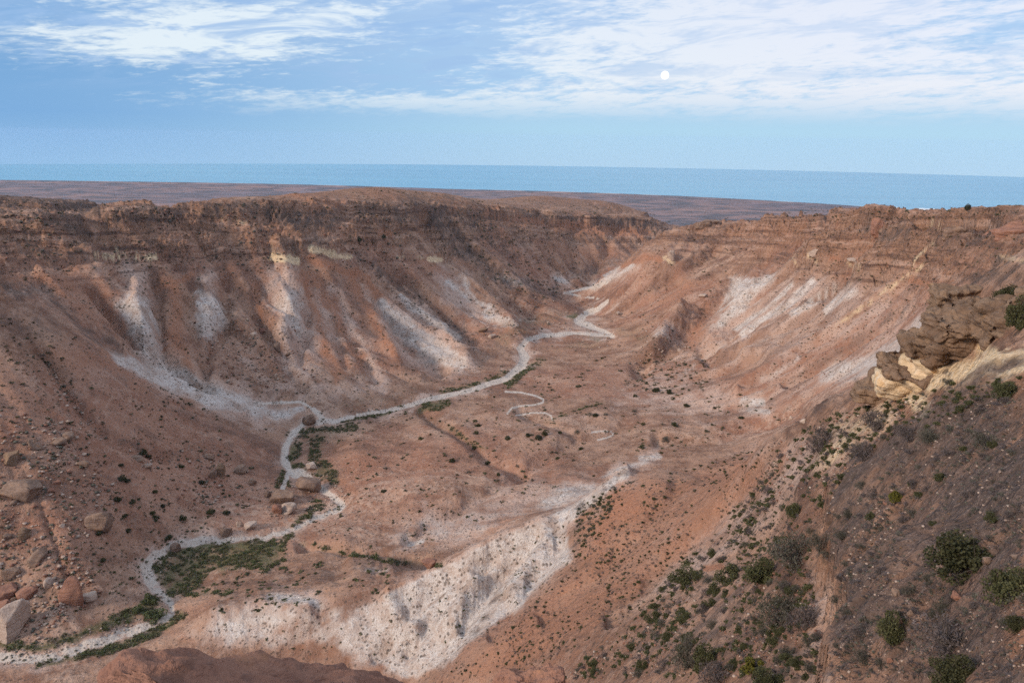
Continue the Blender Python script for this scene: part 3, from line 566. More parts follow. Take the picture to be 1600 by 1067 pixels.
# ------------------------------------------------------------------ sky, sun, air
SUN_EL, SUN_AZ = math.radians(25), math.radians(-124)       # azimuth from +Y towards +X
def world():
    w = bpy.data.worlds.new('World'); scene.world = w; w.use_nodes = True; t = NT(w.node_tree)
    bg = w.node_tree.nodes['Background']
    d = t.n('TexCoord').outputs['Generated']; s = t.n('SeparateXYZ'); t.put(s.inputs[0], d)
    el = t.math('ARCSINE', s.outputs[2]); az_ = t.math('ARCTAN2', s.outputs[0], s.outputs[1])
    sky = t.n('TexSky', sky_type='NISHITA', sun_disc=False); sky.sun_elevation = SUN_EL; sky.sun_rotation = SUN_AZ; sky.altitude = 200
    vz = t.n('CombineXYZ'); t.put(vz.inputs[0], s.outputs[0]); t.put(vz.inputs[1], s.outputs[1]); t.put(vz.inputs[2], t.math('MAXIMUM', s.outputs[2], .02)); t.put(sky.inputs[0], vz.outputs[0])
    base = t.n('VectorMath', operation='SCALE'); t.put(base.inputs[0], sky.outputs[0]); base.inputs['Scale'].default_value = 1.0
    # twilight blue of the low sky
    e = t.rng(el, -.035, .16, smooth=False)
    rl = t.n('ValToRGB'); t.put(rl.inputs[0], e); rr = t.n('ValToRGB'); t.put(rr.inputs[0], e)
    for r_, stops in ((rl, ((0, (.23, .49, .81)), (.28, (.14, .385, .76)), (.55, (.13, .345, .69)), (1, (.25, .45, .77)))), (rr, ((0, (.40, .64, .87)), (.22, (.38, .66, .90)), (.45, (.35, .58, .88)), (1, (.45, .62, .88))))):
        for i, (p, c) in enumerate(stops):
            q = r_.color_ramp.elements[i] if i < 2 else r_.color_ramp.elements.new(p)
            q.position = p; q.color = c + (1,)
    blue = t.mix(t.rng(az_, -.6, .1), rl.outputs[0], rr.outputs[0])
    # cloud sheets: long streaks, finer towards the rim of the sky
    uv = t.n('CombineXYZ'); t.put(uv.inputs[0], az_); t.put(uv.inputs[1], t.math('MULTIPLY', t.math('MULTIPLY_ADD', az_, -.06, el), 5.2)); 
    n1 = t.noise(uv.outputs[0], 5.0, 5, .62, .7); n2 = t.noise(uv.outputs[0], 15, 4, .68, .5); n3 = t.noise(uv.outputs[0], 46, 4, .7, .3)
    nz = t.math('ADD', t.math('MULTIPLY', t.math('SUBTRACT', n1, .5), 1.3), t.math('ADD', t.math('MULTIPLY', t.math('SUBTRACT', n2, .5), 2.1), t.math('MULTIPLY', t.math('SUBTRACT', n3, .5), 1.5)))
    def blob(u, v, ru, rv, amp, lean=0.0):
        a0, t0 = ray(u, v); a0 = float(a0); e0 = math.atan(float(t0))
        x_ = t.math('MULTIPLY', t.math('SUBTRACT', az_, a0), 1 / (ru / F)); y_ = t.math('MULTIPLY', t.math('MULTIPLY_ADD', t.math('SUBTRACT', az_, a0), lean, t.math('SUBTRACT', el, e0)), 1 / (rv / F))
        r2 = t.math('ADD', t.math('MULTIPLY', x_, x_), t.math('MULTIPLY', y_, y_))
        return t.math('MULTIPLY', t.math('EXPONENT', t.math('MULTIPLY', r2, -1.0)), amp)
    tot = -.32
    for bb in [(290, 55, 190, 40, 1.05), (495, 28, 115, 24, .85), (520, 158, 380, 15, .7, .03), (60, 72, 90, 14, .3), (930, 85, 240, 55, .55), (1290, 70, 420, 90, .85), (900, 168, 330, 24, .3), (1480, 150, 300, 34, .45), (1150, 10, 280, 40, .3),
               (690, 60, 190, 56, -.5), (90, 135, 260, 28, -.5), (90, 20, 130, 14, -.4), (640, 112, 170, 14, -.25), (1400, 105, 160, 26, -.2), (1560, 45, 60, 18, -.5)]:
        tot = t.math('ADD', tot, blob(*bb))
    hi = t.rng(el, .135, .30)
    tot = t.math('ADD', tot, t.math('MULTIPLY', hi, .55))
    fade = t.rng(el, .010, .058)
    wht = t.rng(t.math('ADD', tot, nz), -.28, .62); wht = t.math('MULTIPLY', wht, fade)
    wcol = t.mix(t.rng(az_, -.3, .45), (.80, .89, .97), (.80, .82, .93))
    gry = t.math('MULTIPLY', t.math('MULTIPLY', t.rng(n2, .62, .4), t.rng(el, .05, .1)), .35)
    blue = t.mix(gry, blue, (.34, .50, .78))
    c = t.mix(wht, blue, wcol)
    n4 = t.noise(uv.outputs[0], 9, 4, .66, .6); c = t.mix(t.math('MULTIPLY', t.math('MULTIPLY', t.rng(n4, .47, .63), t.rng(el, .035, .085)), t.rng(az_, .35, -.1, .35, .8)), c, (.31, .50, .82))
    # the two skies together: scattered daylight and the cloud sheets lit by it
    k = t.n('Mix', data_type='RGBA', blend_type='MIX'); k.inputs[0].default_value = .82
    ns = t.n('VectorMath', operation='SCALE'); t.put(ns.inputs[0], sky.outputs[0]); ns.inputs['Scale'].default_value = .11
    t.put(k.inputs[6], ns.outputs[0]); t.put(k.inputs[7], c)
    gain = t.n('VectorMath', operation='SCALE'); t.put(gain.inputs[0], k.outputs[2]); t.put(gain.inputs['Scale'], t.rng(el, .17, .5, 8.3, 11.0))  # upper sky, out of view, brightened to lift the ambient light
    t.put(bg.inputs['Color'], gain.outputs[0]); bg.inputs['Strength'].default_value = .1; w.cycles.sampling_method = 'MANUAL'; w.cycles.sample_map_resolution = 128
world()
sl = bpy.data.lights.new('sun', 'SUN'); so = bpy.data.objects.new('sun', sl); col.objects.link(so); sl.energy = 2.7; sl.angle = math.radians(12); sl.color = (1, .86, .72)
so.rotation_euler = Vector((math.sin(SUN_AZ) * math.cos(SUN_EL), math.cos(SUN_AZ) * math.cos(SUN_EL), math.sin(SUN_EL))).to_track_quat('Z', 'Y').to_euler()
def haze():
    m = bpy.data.materials.new('thin_haze'); m.use_nodes = True; nt = m.node_tree; nt.nodes.clear()
    out = nt.nodes.new('ShaderNodeOutputMaterial'); v = nt.nodes.new('ShaderNodeVolumePrincipled'); nt.links.new(v.outputs[0], out.inputs['Volume'])
    v.inputs['Density'].default_value = HAZE; v.inputs['Color'].default_value = (.60, .76, 1.0, 1); v.inputs['Anisotropy'].default_value = .1
    x0, x1, y0, y1, z0, z1 = -6400, 6400, -60, 6400, -8, CAMZ + 9
    bm = bmesh.new(); bmesh.ops.create_cube(bm, size=1)
    for q in bm.verts: q.co = Vector(((x0 + x1) / 2 + q.co.x * (x1 - x0), (y0 + y1) / 2 + q.co.y * (y1 - y0), (z0 + z1) / 2 + q.co.z * (z1 - z0)))
    me = bpy.data.meshes.new('haze'); bm.to_mesh(me); me.materials.append(m)
    o = bpy.data.objects.new('haze', me); col.objects.link(o); o['kind'] = 'stuff'
HAZE = float(os.environ.get('HZ', '.000028'))
if HAZE > 0: haze()

cam = bpy.data.cameras.new('camera'); co = bpy.data.objects.new('camera', cam); col.objects.link(co); scene.camera = co
cam.sensor_width = 36; cam.lens = F / 1600 * 36; cam.clip_start = .1; cam.clip_end = 40000
co.matrix_world = Matrix.Translation((0, 0, CAMZ)) @ Matrix(R3.tolist()).to_4x4()
scene.view_settings.view_transform = 'Standard'; scene.view_settings.look = 'None'; scene.view_settings.gamma = 1; scene.view_settings.exposure = .37
scene.cycles.use_adaptive_sampling = True; scene.cycles.adaptive_threshold = .02; scene.cycles.use_denoising = False; scene.cycles.max_bounces = 4; scene.cycles.diffuse_bounces = 2; scene.cycles.volume_bounces = 1
# ------------------------------------------------------------------ things: helpers
from mathutils import noise as mn
RNG = random.Random(11); NPR = np.random.default_rng(5)
def tag(o, label=None, cat=None, group=None, kind=None):
    if label: o['label'] = label
    if cat: o['category'] = cat
    if group: o['group'] = group
    if kind: o['kind'] = kind
    return o
def mesh_np(name, V, Fq, mat, smooth=True, mats=None, mi=None):
    V = np.asarray(V, np.float32); Fq = np.asarray(Fq, np.int32)
    me = bpy.data.meshes.new(name); me.vertices.add(len(V)); me.vertices.foreach_set('co', V.ravel())
    k = Fq.shape[1]; me.loops.add(Fq.size); me.loops.foreach_set('vertex_index', Fq.ravel())
    me.polygons.add(len(Fq)); me.polygons.foreach_set('loop_start', (np.arange(len(Fq)) * k).astype(np.int32))
    if smooth: me.polygons.foreach_set('use_smooth', np.ones(len(Fq), bool))
    for m in (mats or [mat]): me.materials.append(m)
    if mi is not None: me.polygons.foreach_set('material_index', np.asarray(mi, np.int32))
    me.update(calc_edges=True); return me
def link(name, me, parent=None):
    o = bpy.data.objects.new(name, me); col.objects.link(o)
    if parent: o.parent = parent
    return o
def hgt(x, y):
    a = math.atan2(x, y); d = math.hypot(x, y)
    fa = min(max((a - AZ0) / (AZ1 - AZ0) * (NA - 1), 0), NA - 1.001); i = int(fa); p = fa - i
    j = int(np.clip(np.searchsorted(RR, d) - 1, 0, NR - 2)); q = min(max((d - RR[j]) / (RR[j + 1] - RR[j]), 0), 1)
    return (H[j, i] * (1 - p) + H[j, i + 1] * p) * (1 - q) + (H[j + 1, i] * (1 - p) + H[j + 1, i + 1] * p) * q
def mpp(P): return float(np.linalg.norm(P)) / F          # metres to one frame unit at P

# ------------------------------------------------------------------ rock
def rock_material(name, a, b_, lich, warm):
    m, t, b = new_mat(name, .95, .1)
    o = t.n('ObjectInfo'); P = t.n('TexCoord').outputs['Object']
    ad = t.n('VectorMath', operation='ADD'); t.put(ad.inputs[0], P); sv = t.n('VectorMath', operation='SCALE'); t.put(sv.inputs[0], o.outputs['Location']); sv.inputs['Scale'].default_value = .37; t.put(ad.inputs[1], sv.outputs[0]); P = ad.outputs[0]
    n1 = t.noise(P, .55, 4, .65); n2 = t.noise(P, 2.6, 4, .7); n3 = t.noise(P, 11, 3, .7)
    z = t.n('SeparateXYZ'); t.put(z.inputs[0], P)
    ly = t.noise(t.scl(P, (.15, .15, 2.2)), 1.0, 3, .6)
    c = t.mix(t.rng(n1, .35, .65), a, b_); c = t.mix(t.rng(n2, .52, .66, 0, .7), c, lich); c = t.mix(t.rng(n1, .58, .7, 0, .8), c, warm)
    c = t.mix(t.rng(ly, .46, .34, 0, .6), c, tuple(q * .45 for q in a)); c = t.mix(t.rng(n3, .36, .24, 0, .6), c, tuple(q * .4 for q in a))
    c = t.mix(t.math('MULTIPLY', o.outputs['Random'], .35), c, b_)
    t.put(b.inputs['Base Color'], c)
    t.put(b.inputs['Normal'], t.bump(t.math('MULTIPLY_ADD', n1, .5, t.math('MULTIPLY_ADD', n2, .22, t.math('MULTIPLY_ADD', n3, .06, t.math('MULTIPLY', ly, .3)))), .8, 1.0))
    return m
ROCK = {'grey': rock_material('lichened_grey_rock', (.165, .10, .072), (.26, .17, .122), (.115, .078, .058), (.32, .17, .095)),
        'red': rock_material('red_sandstone', (.20, .095, .065), (.30, .15, .10), (.13, .075, .06), (.36, .17, .09)),
        'pale': rock_material('pale_limestone', (.34, .235, .18), (.45, .34, .27), (.24, .165, .13), (.42, .24, .14)),
        'cream': rock_material('cream_overhang_rock', (.54, .37, .21), (.66, .50, .34), (.44, .27, .13), (.52, .28, .10)),
        'dark': rock_material('dark_lichened_rock', (.15, .09, .058), (.245, .155, .10), (.095, .064, .046), (.31, .175, .09))}
_ICO = {}
def ico(n):
    if n not in _ICO:
        bm = bmesh.new(); bmesh.ops.create_icosphere(bm, subdivisions=n, radius=1)
        _ICO[n] = (np.array([v.co[:] for v in bm.verts]), np.array([[v.index for v in f.verts] for f in bm.faces])); bm.free()
    return _ICO[n]
def rock_shape(seed, sub=4, cuts=14, rough=.07, flat=0.0, layers=0.0):
    V, Fc = ico(sub); V = V.copy(); r = np.random.default_rng(seed)
    V = np.sign(V) * np.abs(V) ** .8
    for k in range(cuts):
        n = r.normal(size=3); n /= np.linalg.norm(n)
        if k < 2 and flat: n = np.array([r.normal() * .12, r.normal() * .12, 1.0]); n /= np.linalg.norm(n)
        d = r.uniform(.46, .78); q = V @ n - d; V -= np.maximum(q, 0)[:, None] * n * .96
    if sub >= 3:
        o = Vector(r.uniform(-50, 50, 3))
        for i in range(len(V)):
            p = Vector(V[i]); f = mn.fractal(p * 1.7 + o, .9, 2.1, 4)
            V[i] *= 1 + rough * f + (.3 * rough * mn.fractal(p * 6.5 + o, .8, 2.1, 3) if sub >= 4 else 0)
            if layers: V[i, :2] *= 1 + layers * mn.noise(Vector((p.x * .6, p.y * .6, p.z * 5)) + o)
    lo, hi = V.min(0), V.max(0); V = (V - (lo + hi) / 2) / (hi - lo)          # unit box, centred
    V[:, 2] += .5
    return V, Fc
def place_rock(name, u, v, w, h, mat, label, cat='boulder', group=None, seed=1, sub=4, dist=None, sink=.22, depth=None, tilt=0.0, **kw):
    """rock whose foot is met by the sight line (u, v), w by h frame units large"""
    P = ground(u, v) if dist is None else None
    if P is None:
        a, t_ = ray(u, v); P = np.array([dist * math.sin(a), dist * math.cos(a), dist * float(t_)])
    s = mpp(P); V, Fc = rock_shape(seed, sub, **kw)
    W_m, H_m = w * s, h * s; D_m = (depth * s if depth else .85 * W_m)
    a = math.atan2(P[0], P[1])
    me = mesh_np(name, V * np.array([W_m, D_m, H_m * (1 + sink)]), Fc, ROCK[mat])
    o = link(name, me); o.location = (P[0] + .35 * D_m * math.sin(a), P[1] + .35 * D_m * math.cos(a), P[2] + CAMZ - H_m * sink); o.rotation_euler = (0, tilt, -a)
    return tag(o, label, cat, group)
BOULDERS = [
 (33,789,54,28,'grey','wide grey dome shaped boulder with orange underside on the red slope',dict(flat=1,tilt=.05)), (157,834,36,30,'grey','rounded orange and dark grey boulder alone on the red slope',{}),
 (112,946,29,38,'red','tall upright reddish boulder beside the green creek margin',dict(cuts=8)), (24,997,43,46,'pale','large pale angular boulder above the creek in the bottom corner',{}),
 (9,940,32,18,'red','flat reddish boulder cut by the frame edge above a pale angular boulder',dict(flat=1)), (5,968,28,22,'red','dark red boulder leaning behind the large pale angular boulder',{}),
 (64,704,15,20,'grey','narrow tilted slab standing on the red slope above the grey dome boulder',dict(cuts=7,tilt=-.4)), (20,728,19,20,'dark','dark boulder at the edge of a blocky scree on the left slope',{}),
 (130,733,18,12,'grey','small rounded grey boulder alone in the middle of the left slope',{}), (94,699,18,13,'grey','grey block just right of the narrow tilted slab',{}),
 (106,690,18,11,'grey','long low grey block at the top of the tilted slab group',dict(flat=1)), (53,700,12,11,'grey','small grey block just left of the narrow tilted slab',{}),
 (483,771,37,22,'grey','big brown egg shaped boulder in the bend of the dry creek',dict(cuts=6)), (441,789,36,20,'grey','broad brown boulder on the bank left of the egg shaped boulder',{}),
 (433,803,15,14,'red','orange block at the foot of the broad brown bank boulder',{}), (452,803,24,13,'pale','pale broken block beside the orange block on the creek bank',{}),
 (419,778,10,12,'grey','small grey block at the left end of the bank boulders',{}), (487,735,17,10,'pale','pale rectangular slab beside grass at the creek bend',dict(flat=1)),
 (483,664,21,15,'grey','grey boulder where the white gully meets the dry creek',{}), (354,840,18,14,'grey','rounded grey boulder on the far bank of the creek below shrubs',{}),
 (392,829,19,10,'pale','pale flat boulder right of the rounded grey creek bank boulder',dict(flat=1)), (374,823,10,9,'pale','small pale block between two larger creek bank boulders',{}),
 (275,863,15,13,'grey','angular grey block at the end of the white creek bank',{}), (344,744,16,19,'dark','dark split boulder standing on the lower left slope',{}),
 (333,748,13,13,'grey','grey block leaning on the dark split boulder',{}), (378,741,20,12,'grey','low grey boulder uphill from the broad brown bank boulder',dict(flat=1)),
 (395,758,13,9,'grey','small pair block between the slope and the creek bank boulders',{}), (60,881,25,18,'grey','grey angular boulder amid rubble above the pale stones',{}),
 (20,906,25,15,'grey','low grey boulder near the frame edge amid rubble',{}), (78,918,14,13,'pale','pale pink block with a shrub at its foot',{}),
 (140,943,20,11,'pale','pale pink flat block right of the tall upright boulder',dict(flat=1)), (44,936,26,13,'red','long reddish block between the flat boulder and the upright boulder',dict(flat=1)),
 (40,843,16,16,'dark','dark split block among rubble below the grey dome boulder',{}), (55,868,10,10,'grey','small grey block below the dark split block',{}),
 (437,548,17,12,'grey','grey boulder low on the left canyon wall near the scree',{}), (451,558,11,8,'dark','dark block just below the grey scree boulder',{}),
 (411,521,15,8,'red','flat reddish boulder in the pale scree field on the wall',dict(flat=1)), (396,526,10,6,'pale','pale block in the scree field left of the flat reddish boulder',{}),
 (755,521,16,9,'dark','dark rock knob at the foot of the white wall patch',{}), (768,529,13,6,'pale','pale rock beneath the dark rock knob',{}),
 (671,888,24,12,'red','red brown boulder in the gully behind the white spur',{}), (1255,662,11,8,'pale','orange pink block in the shaded valley side below the pale patches',{}),
 (1236,656,7,6,'pale','small pale block left of the orange pink valley side block',{}), (326,718,18,8,'grey','low grey slab pair on the middle of the left slope',dict(flat=1)),
 (216,721,17,7,'grey','long flat grey slab on the gully line of the left slope',dict(flat=1)), (232,733,12,9,'pale','pale block just below the long flat grey slab',{}),
 (1048,408,12,16,'pale','pale rounded rock knob on the far end of the right wall',{}), (1272,400,16,10,'pale','pale rounded knob at the top of the white streaks',{}),
 (1332,413,16,9,'pale','round pale knob right of the red ledges on the right wall',{}), (1098,466,14,6,'pale','pale dome cropping out of the middle of the right wall',dict(flat=1)),
]
for i, (u, v, w, h, mt, lab, kw) in enumerate(BOULDERS):
    place_rock('boulder', u, v, w, h, mt, lab, 'boulder', None, 100 + i, **kw)
for i in range(46):
    zone = RNG.choice([(0,110,680,960), (0,110,740,960), (300,470,520,600), (940,1080,480,560), (380,520,500,640), (1380,1600,690,1060)])
    u, v = RNG.uniform(zone[0], zone[1]), RNG.uniform(zone[2], zone[3])
    w = RNG.uniform(5, 11) if zone[0] < 200 else RNG.uniform(4, 7)
    if zone[0] > 1300: w = RNG.uniform(8, 16)
    where = {0: 'half buried in the rubble of the left slope', 300: 'fallen on the foot of the left canyon wall', 940: 'lying on the grey green flat by the far creek bends', 380: 'fallen on the foot of the left canyon wall', 1380: 'bedded in the dark slab of the near right slope'}[zone[0]]
    place_rock('boulder', u, v, w, w * RNG.uniform(.5, .85), RNG.choice(['grey', 'pale', 'red', 'grey']), 'small weathered block ' + where, 'boulder', 'small blocks ' + where, 300 + i, sub=3)

# outcrops: a dark cap over a softer, cut back base
def outcrop(u, v, w, h, dist, label, seed, cap='dark', base=None, depth=None, base_h=.4, **kw):
    a, t_ = ray(u, v); a = float(a); P = np.array([dist * math.sin(a), dist * math.cos(a), dist * float(t_)]); s = mpp(P)
    e = bpy.data.objects.new('rock_outcrop', None); col.objects.link(e); e.location = (P[0], P[1], P[2] + CAMZ); e.rotation_euler = (0, 0, -a); e.empty_display_size = .1
    tag(e, label, 'rock outcrop')
    V, Fc = rock_shape(seed, 5, rough=.16, layers=.10, **kw); W_m, H_m, D_m = w * s, h * s, (depth or w * .9) * s
    V = V.copy(); 
    if base:
        Vb, Fb = rock_shape(seed + 50, 4, rough=.1, layers=.05); b = link('base', mesh_np('base', Vb * np.array([W_m * .86, D_m * .86, H_m * (base_h + .9)]) + np.array([0, D_m * .12, -H_m * .85]), Fb, ROCK[base]), e)
        c = link('cap', mesh_np('cap', V * np.array([W_m, D_m, H_m * (1 - base_h)]) + np.array([0, 0, H_m * base_h]), Fc, ROCK[cap]), e)
    else:
        c = link('cap', mesh_np('cap', V * np.array([W_m, D_m, H_m * 1.6]) + np.array([0, 0, -H_m * .6]), Fc, ROCK[cap]), e)
    return e
# the craggy overhang at the right: lumps fused into one mass, dark cap over a cut back cream wall
def fused(name, lumps, mat, parent, seed, vox, rough, layer):
    VV, FF, base = [], [], 0
    for k, (u, v, w, h, dist, dep) in enumerate(lumps):
        a, t_ = ray(u, v); a = float(a); P = np.array([dist * math.sin(a), dist * math.cos(a), dist * float(t_) + CAMZ]); s = mpp(P - np.array([0, 0, CAMZ]))
        V, Fc = rock_shape(seed + k, 4, cuts=9, rough=.1, flat=1); V = (V - np.array([0, 0, .5])) * np.array([w * s, dep, h * s])
        c, sn = math.cos(-a), math.sin(-a); V = np.stack([V[:, 0] * c - V[:, 1] * sn, V[:, 0] * sn + V[:, 1] * c, V[:, 2]], 1) + P
        VV.append(V); FF.append(Fc + base); base += len(V)
    o = link('tmp', mesh_np('tmp', np.concatenate(VV), np.concatenate(FF), mat)); m = o.modifiers.new('r', 'REMESH'); m.mode = 'VOXEL'; m.voxel_size = vox
    dg = bpy.context.evaluated_depsgraph_get(); me = bpy.data.meshes.new_from_object(o.evaluated_get(dg)); bpy.data.objects.remove(o)
    n = len(me.vertices); co = np.empty(n * 3, np.float32); me.vertices.foreach_get('co', co); co = co.reshape(-1, 3); no = np.empty(n * 3, np.float32); me.vertices.foreach_get('normal', no); no = no.reshape(-1, 3)
    for i in range(n):
        p = Vector(co[i]); d = rough * mn.fractal(p * .55 + Vector((seed, 3, 1)), .85, 2.1, 6) + layer * math.tanh(4 * mn.noise(Vector((p.x * .10, p.y * .10, p.z * 1.5 + .2 * p.x)))) + .5 * layer * math.tanh(5 * mn.noise(Vector((p.x * .5, p.y * .5, p.z * 4.2))))
        d -= .55 * rough * max(0, 1 - 8 * abs(mn.noise(p * .34 + Vector((9, seed, 4)))))
        co[i] += no[i] * d
    me.vertices.foreach_set('co', co.ravel()); me.materials.clear(); me.materials.append(mat); me.polygons.foreach_set('use_smooth', np.ones(len(me.polygons), bool)); me.update(); me.name = name
    return link(name, me, parent)
def overhang(label, seed, cap, base, capm='dark'):
    e = bpy.data.objects.new('rock_outcrop', None); col.objects.link(e); e.empty_display_size = .1; tag(e, label, 'rock outcrop')
    fused('cap', cap, ROCK[capm], e, seed, .11, .5, .26)
    if base: fused('base', base, ROCK['cream'], e, seed + 30, .2, .3, .12)
overhang('broad craggy dark rock cap overhanging the cream yellow wall on the right', 720,
    [(1510,533,128,80,72,9), (1485,525,80,66,73,9), (1550,525,96,70,74,10), (1545,500,110,44,78,9), (1600,520,64,110,64,7), (1565,505,90,56,68,8), (1530,500,80,40,72,8)],
    [(1520,585,180,60,75,9), (1590,590,90,66,74.5,8), (1450,592,100,36,76,8)])
overhang('upright brown rock tower behind the broad craggy cap', 730, [(1484,500,58,92,80,7), (1478,480,44,60,81,6), (1528,488,50,44,82,7), (1510,510,70,60,81,7)], None, 'dark')
overhang('low wedge shaped rock slab over a cream ledge left of the broad cap', 740, [(1444,556,70,56,75,7), (1418,572,76,30,75,7), (1450,576,80,30,74,7)], [(1430,598,110,36,76,8)])
overhang('small dark ledge at the left end of the overhanging rocks', 750, [(1366,613,56,28,80,6), (1390,604,50,22,80,6)], None)
outcrop(1583,402,62,50,285,'massive square red brown cliff block at the top of the right wall',708,'red','cream',cuts=8,base_h=.15)
outcrop(1540,400,30,34,300,'narrow cliff block left of the massive square block on the rim',709,'red',None,cuts=8)
outcrop(1396,367,40,24,398,'grey brown cliff block in the middle of the right rim',710,'grey',None,cuts=8,flat=1)
outcrop(1372,362,22,20,410,'small cliff block left of the grey brown block on the right rim',711,'red',None,cuts=8)
outcrop(1493,376,36,22,335,'flat faced cliff block below the bush on the skyline',712,'grey',None,cuts=8,flat=1)
outcrop(1104,362,46,18,630,'isolated flat topped rock at the far end of the right rim',713,'grey',None,cuts=8,flat=1)
# brown ledge the view is taken from
def near_ledge(u, v, w, h, dist, label, seed):
    a, t_ = ray(u, v); a = float(a); P = np.array([dist * math.sin(a), dist * math.cos(a), dist * float(t_)]); s = mpp(P)
    V, Fc = rock_shape(seed, 6, cuts=5, rough=.13, layers=.03, flat=1)
    o = link('rock_ledge', mesh_np('rock_ledge', (V - np.array([0, 0, 1])) * np.array([w * s, w * s * .6, h * s]), Fc, ROCK['red'])); k_ = .1 * w * s; o.location = (P[0] - k_ * math.sin(a), P[1] - k_ * math.cos(a), P[2] + CAMZ); o.rotation_euler = (0, 0, -a)
    tag(o, label, 'rock ledge')
near_ledge(425,954,480,600,17,'broad rounded brown rock ledge along the bottom of the view',801)
near_ledge(800,1038,190,400,16,'small brown rock hump at the bottom below the orange slope',803)
# ------------------------------------------------------------------ shrubs
def leaf_material(name, a, b_, rough=.8):
    m, t, b = new_mat(name, rough, .15)
    o = t.n('ObjectInfo'); n = t.noise(t.pos(), 1.7, 3, .6); n2 = t.noise(t.pos(), 14, 2, .6)
    c = t.mix(t.rng(n, .3, .7), a, b_); c = t.mix(t.math('MULTIPLY', o.outputs['Random'], .45), c, tuple(.5 * (p + q) * .75 for p, q in zip(a, b_)))
    c = t.mix(t.rng(n2, .5, .75, 0, .5), c, tuple(min(1, q * 1.7) for q in b_))
    t.put(b.inputs['Base Color'], c); return m
LEAF = {'green': leaf_material('dark_green_leaves', (.030, .030, .012), (.060, .054, .023)), 'grey': leaf_material('grey_green_leaves', (.058, .052, .038), (.105, .095, .070)),
        'dry': leaf_material('dry_purplish_twigs', (.070, .053, .048), (.120, .094, .088)), 'yellow': leaf_material('yellow_green_leaves', (.075, .068, .012), (.125, .11, .02)),
        'bright': leaf_material('creek_green_leaves', (.058, .066, .024), (.115, .12, .05)), 'herb': leaf_material('creek_herbs', (.075, .068, .034), (.135, .115, .062)), 'olive': leaf_material('olive_leaves', (.045, .045, .018), (.085, .080, .034))}
WOOD, _t, _b = new_mat('grey_brown_wood', .9, .1); _b.inputs['Base Color'].default_value = (.11, .085, .07, 1)
def crown(seed, n, leaf, spread=.5, clumps=14, blade=False, top=.75):
    """leaf sized faces gathered in clumps through a low dome, width 1, height about top"""
    r = np.random.default_rng(seed)
    th = r.uniform(0, 2 * np.pi, clumps); rad = np.sqrt(r.uniform(0, 1, clumps)) * .36; cz = r.uniform(.22, 1, clumps) * top * (1 - .6 * (rad / .4) ** 2) * .8
    cc = np.stack([rad * np.cos(th) * r.uniform(.8, 1.25), rad * np.sin(th), cz], 1); cr = r.uniform(.10, .19, clumps) * (1 + spread * .3)
    k = r.integers(0, clumps, n); d = r.normal(size=(n, 3)); d /= np.linalg.norm(d, axis=1)[:, None]
    p = cc[k] + d * (cr[k] * r.uniform(.45, 1.05, n) ** .6)[:, None] * np.array([1, 1, .8]); p[:, 2] = np.maximum(p[:, 2], .02)
    ax = d * .6 + r.normal(size=(n, 3)) * .6 + (np.array([0, 0, .8]) if blade else 0); ax /= np.linalg.norm(ax, axis=1)[:, None]
    sd = np.cross(ax, r.normal(size=(n, 3))); sd /= np.linalg.norm(sd, axis=1)[:, None]
    L = leaf * r.uniform(.7, 1.4, n)[:, None]; Wd = L * (.14 if blade else .42)
    V = np.stack([p - ax * L * .5, p + sd * Wd, p + ax * L * .6, p - sd * Wd], 1).reshape(-1, 3)
    return V, np.arange(4 * n).reshape(n, 4), cc
def stems(seed, cc, thick=.012, twigs=3):
    r = np.random.default_rng(seed); Vs, Fs = [], []; b = 0
    def tube(p, q, r0, r1):
        nonlocal b
        p, q = np.asarray(p, float), np.asarray(q, float); ax = q - p; ax /= max(np.linalg.norm(ax), 1e-6); s = np.cross(ax, [.3, .9, .2]); s /= np.linalg.norm(s); t = np.cross(ax, s)
        ring = [(math.cos(a), math.sin(a)) for a in (0, 1.571, 3.142, 4.712)]
        Vs.extend([p + r0 * (c * s + e * t) for c, e in ring] + [q + r1 * (c * s + e * t) for c, e in ring])
        Fs.extend([(b + i, b + (i + 1) % 4, b + 4 + (i + 1) % 4, b + 4 + i) for i in range(4)]); b += 8
    for c in cc:
        mid = np.array([c[0] * .45, c[1] * .45, c[2] * .55]) + r.normal(size=3) * .03
        tube([r.normal() * .015, r.normal() * .015, -.06], mid, thick, thick * .7); tube(mid, c, thick * .7, thick * .35)
        for k in range(twigs):
            e = c + r.normal(size=3) * .11 + np.array([0, 0, .04]); tube(c, e, thick * .35, thick * .12)
    return np.array(Vs), np.array(Fs)
PROTO = {}
def proto(kind, var):
    if (kind, var) in PROTO: return PROTO[kind, var]
    sd = hash_(kind) + var * 17
    n, lf, cl, top, tw, bl = {'green': (6500, .034, 26, .72, 2, False), 'olive': (5000, .034, 20, .7, 3, False), 'bright': (2200, .055, 16, .75, 2, False), 'yellow': (1800, .06, 12, .8, 2, False),
                              'grey': (2000, .05, 20, .66, 5, True), 'dry': (1300, .06, 20, .72, 9, True)}[kind]
    V, Fq, cc = crown(sd, n, lf, .5, cl, bl, top); Vs, Fs = stems(sd + 1, cc, .010, tw)
    PROTO[kind, var] = (mesh_np('foliage', V, Fq, LEAF[kind], False), mesh_np('stems', Vs, Fs, WOOD), top); return PROTO[kind, var]
def hash_(s): return sum((i + 1) * ord(c) for i, c in enumerate(s))
NSH = 0
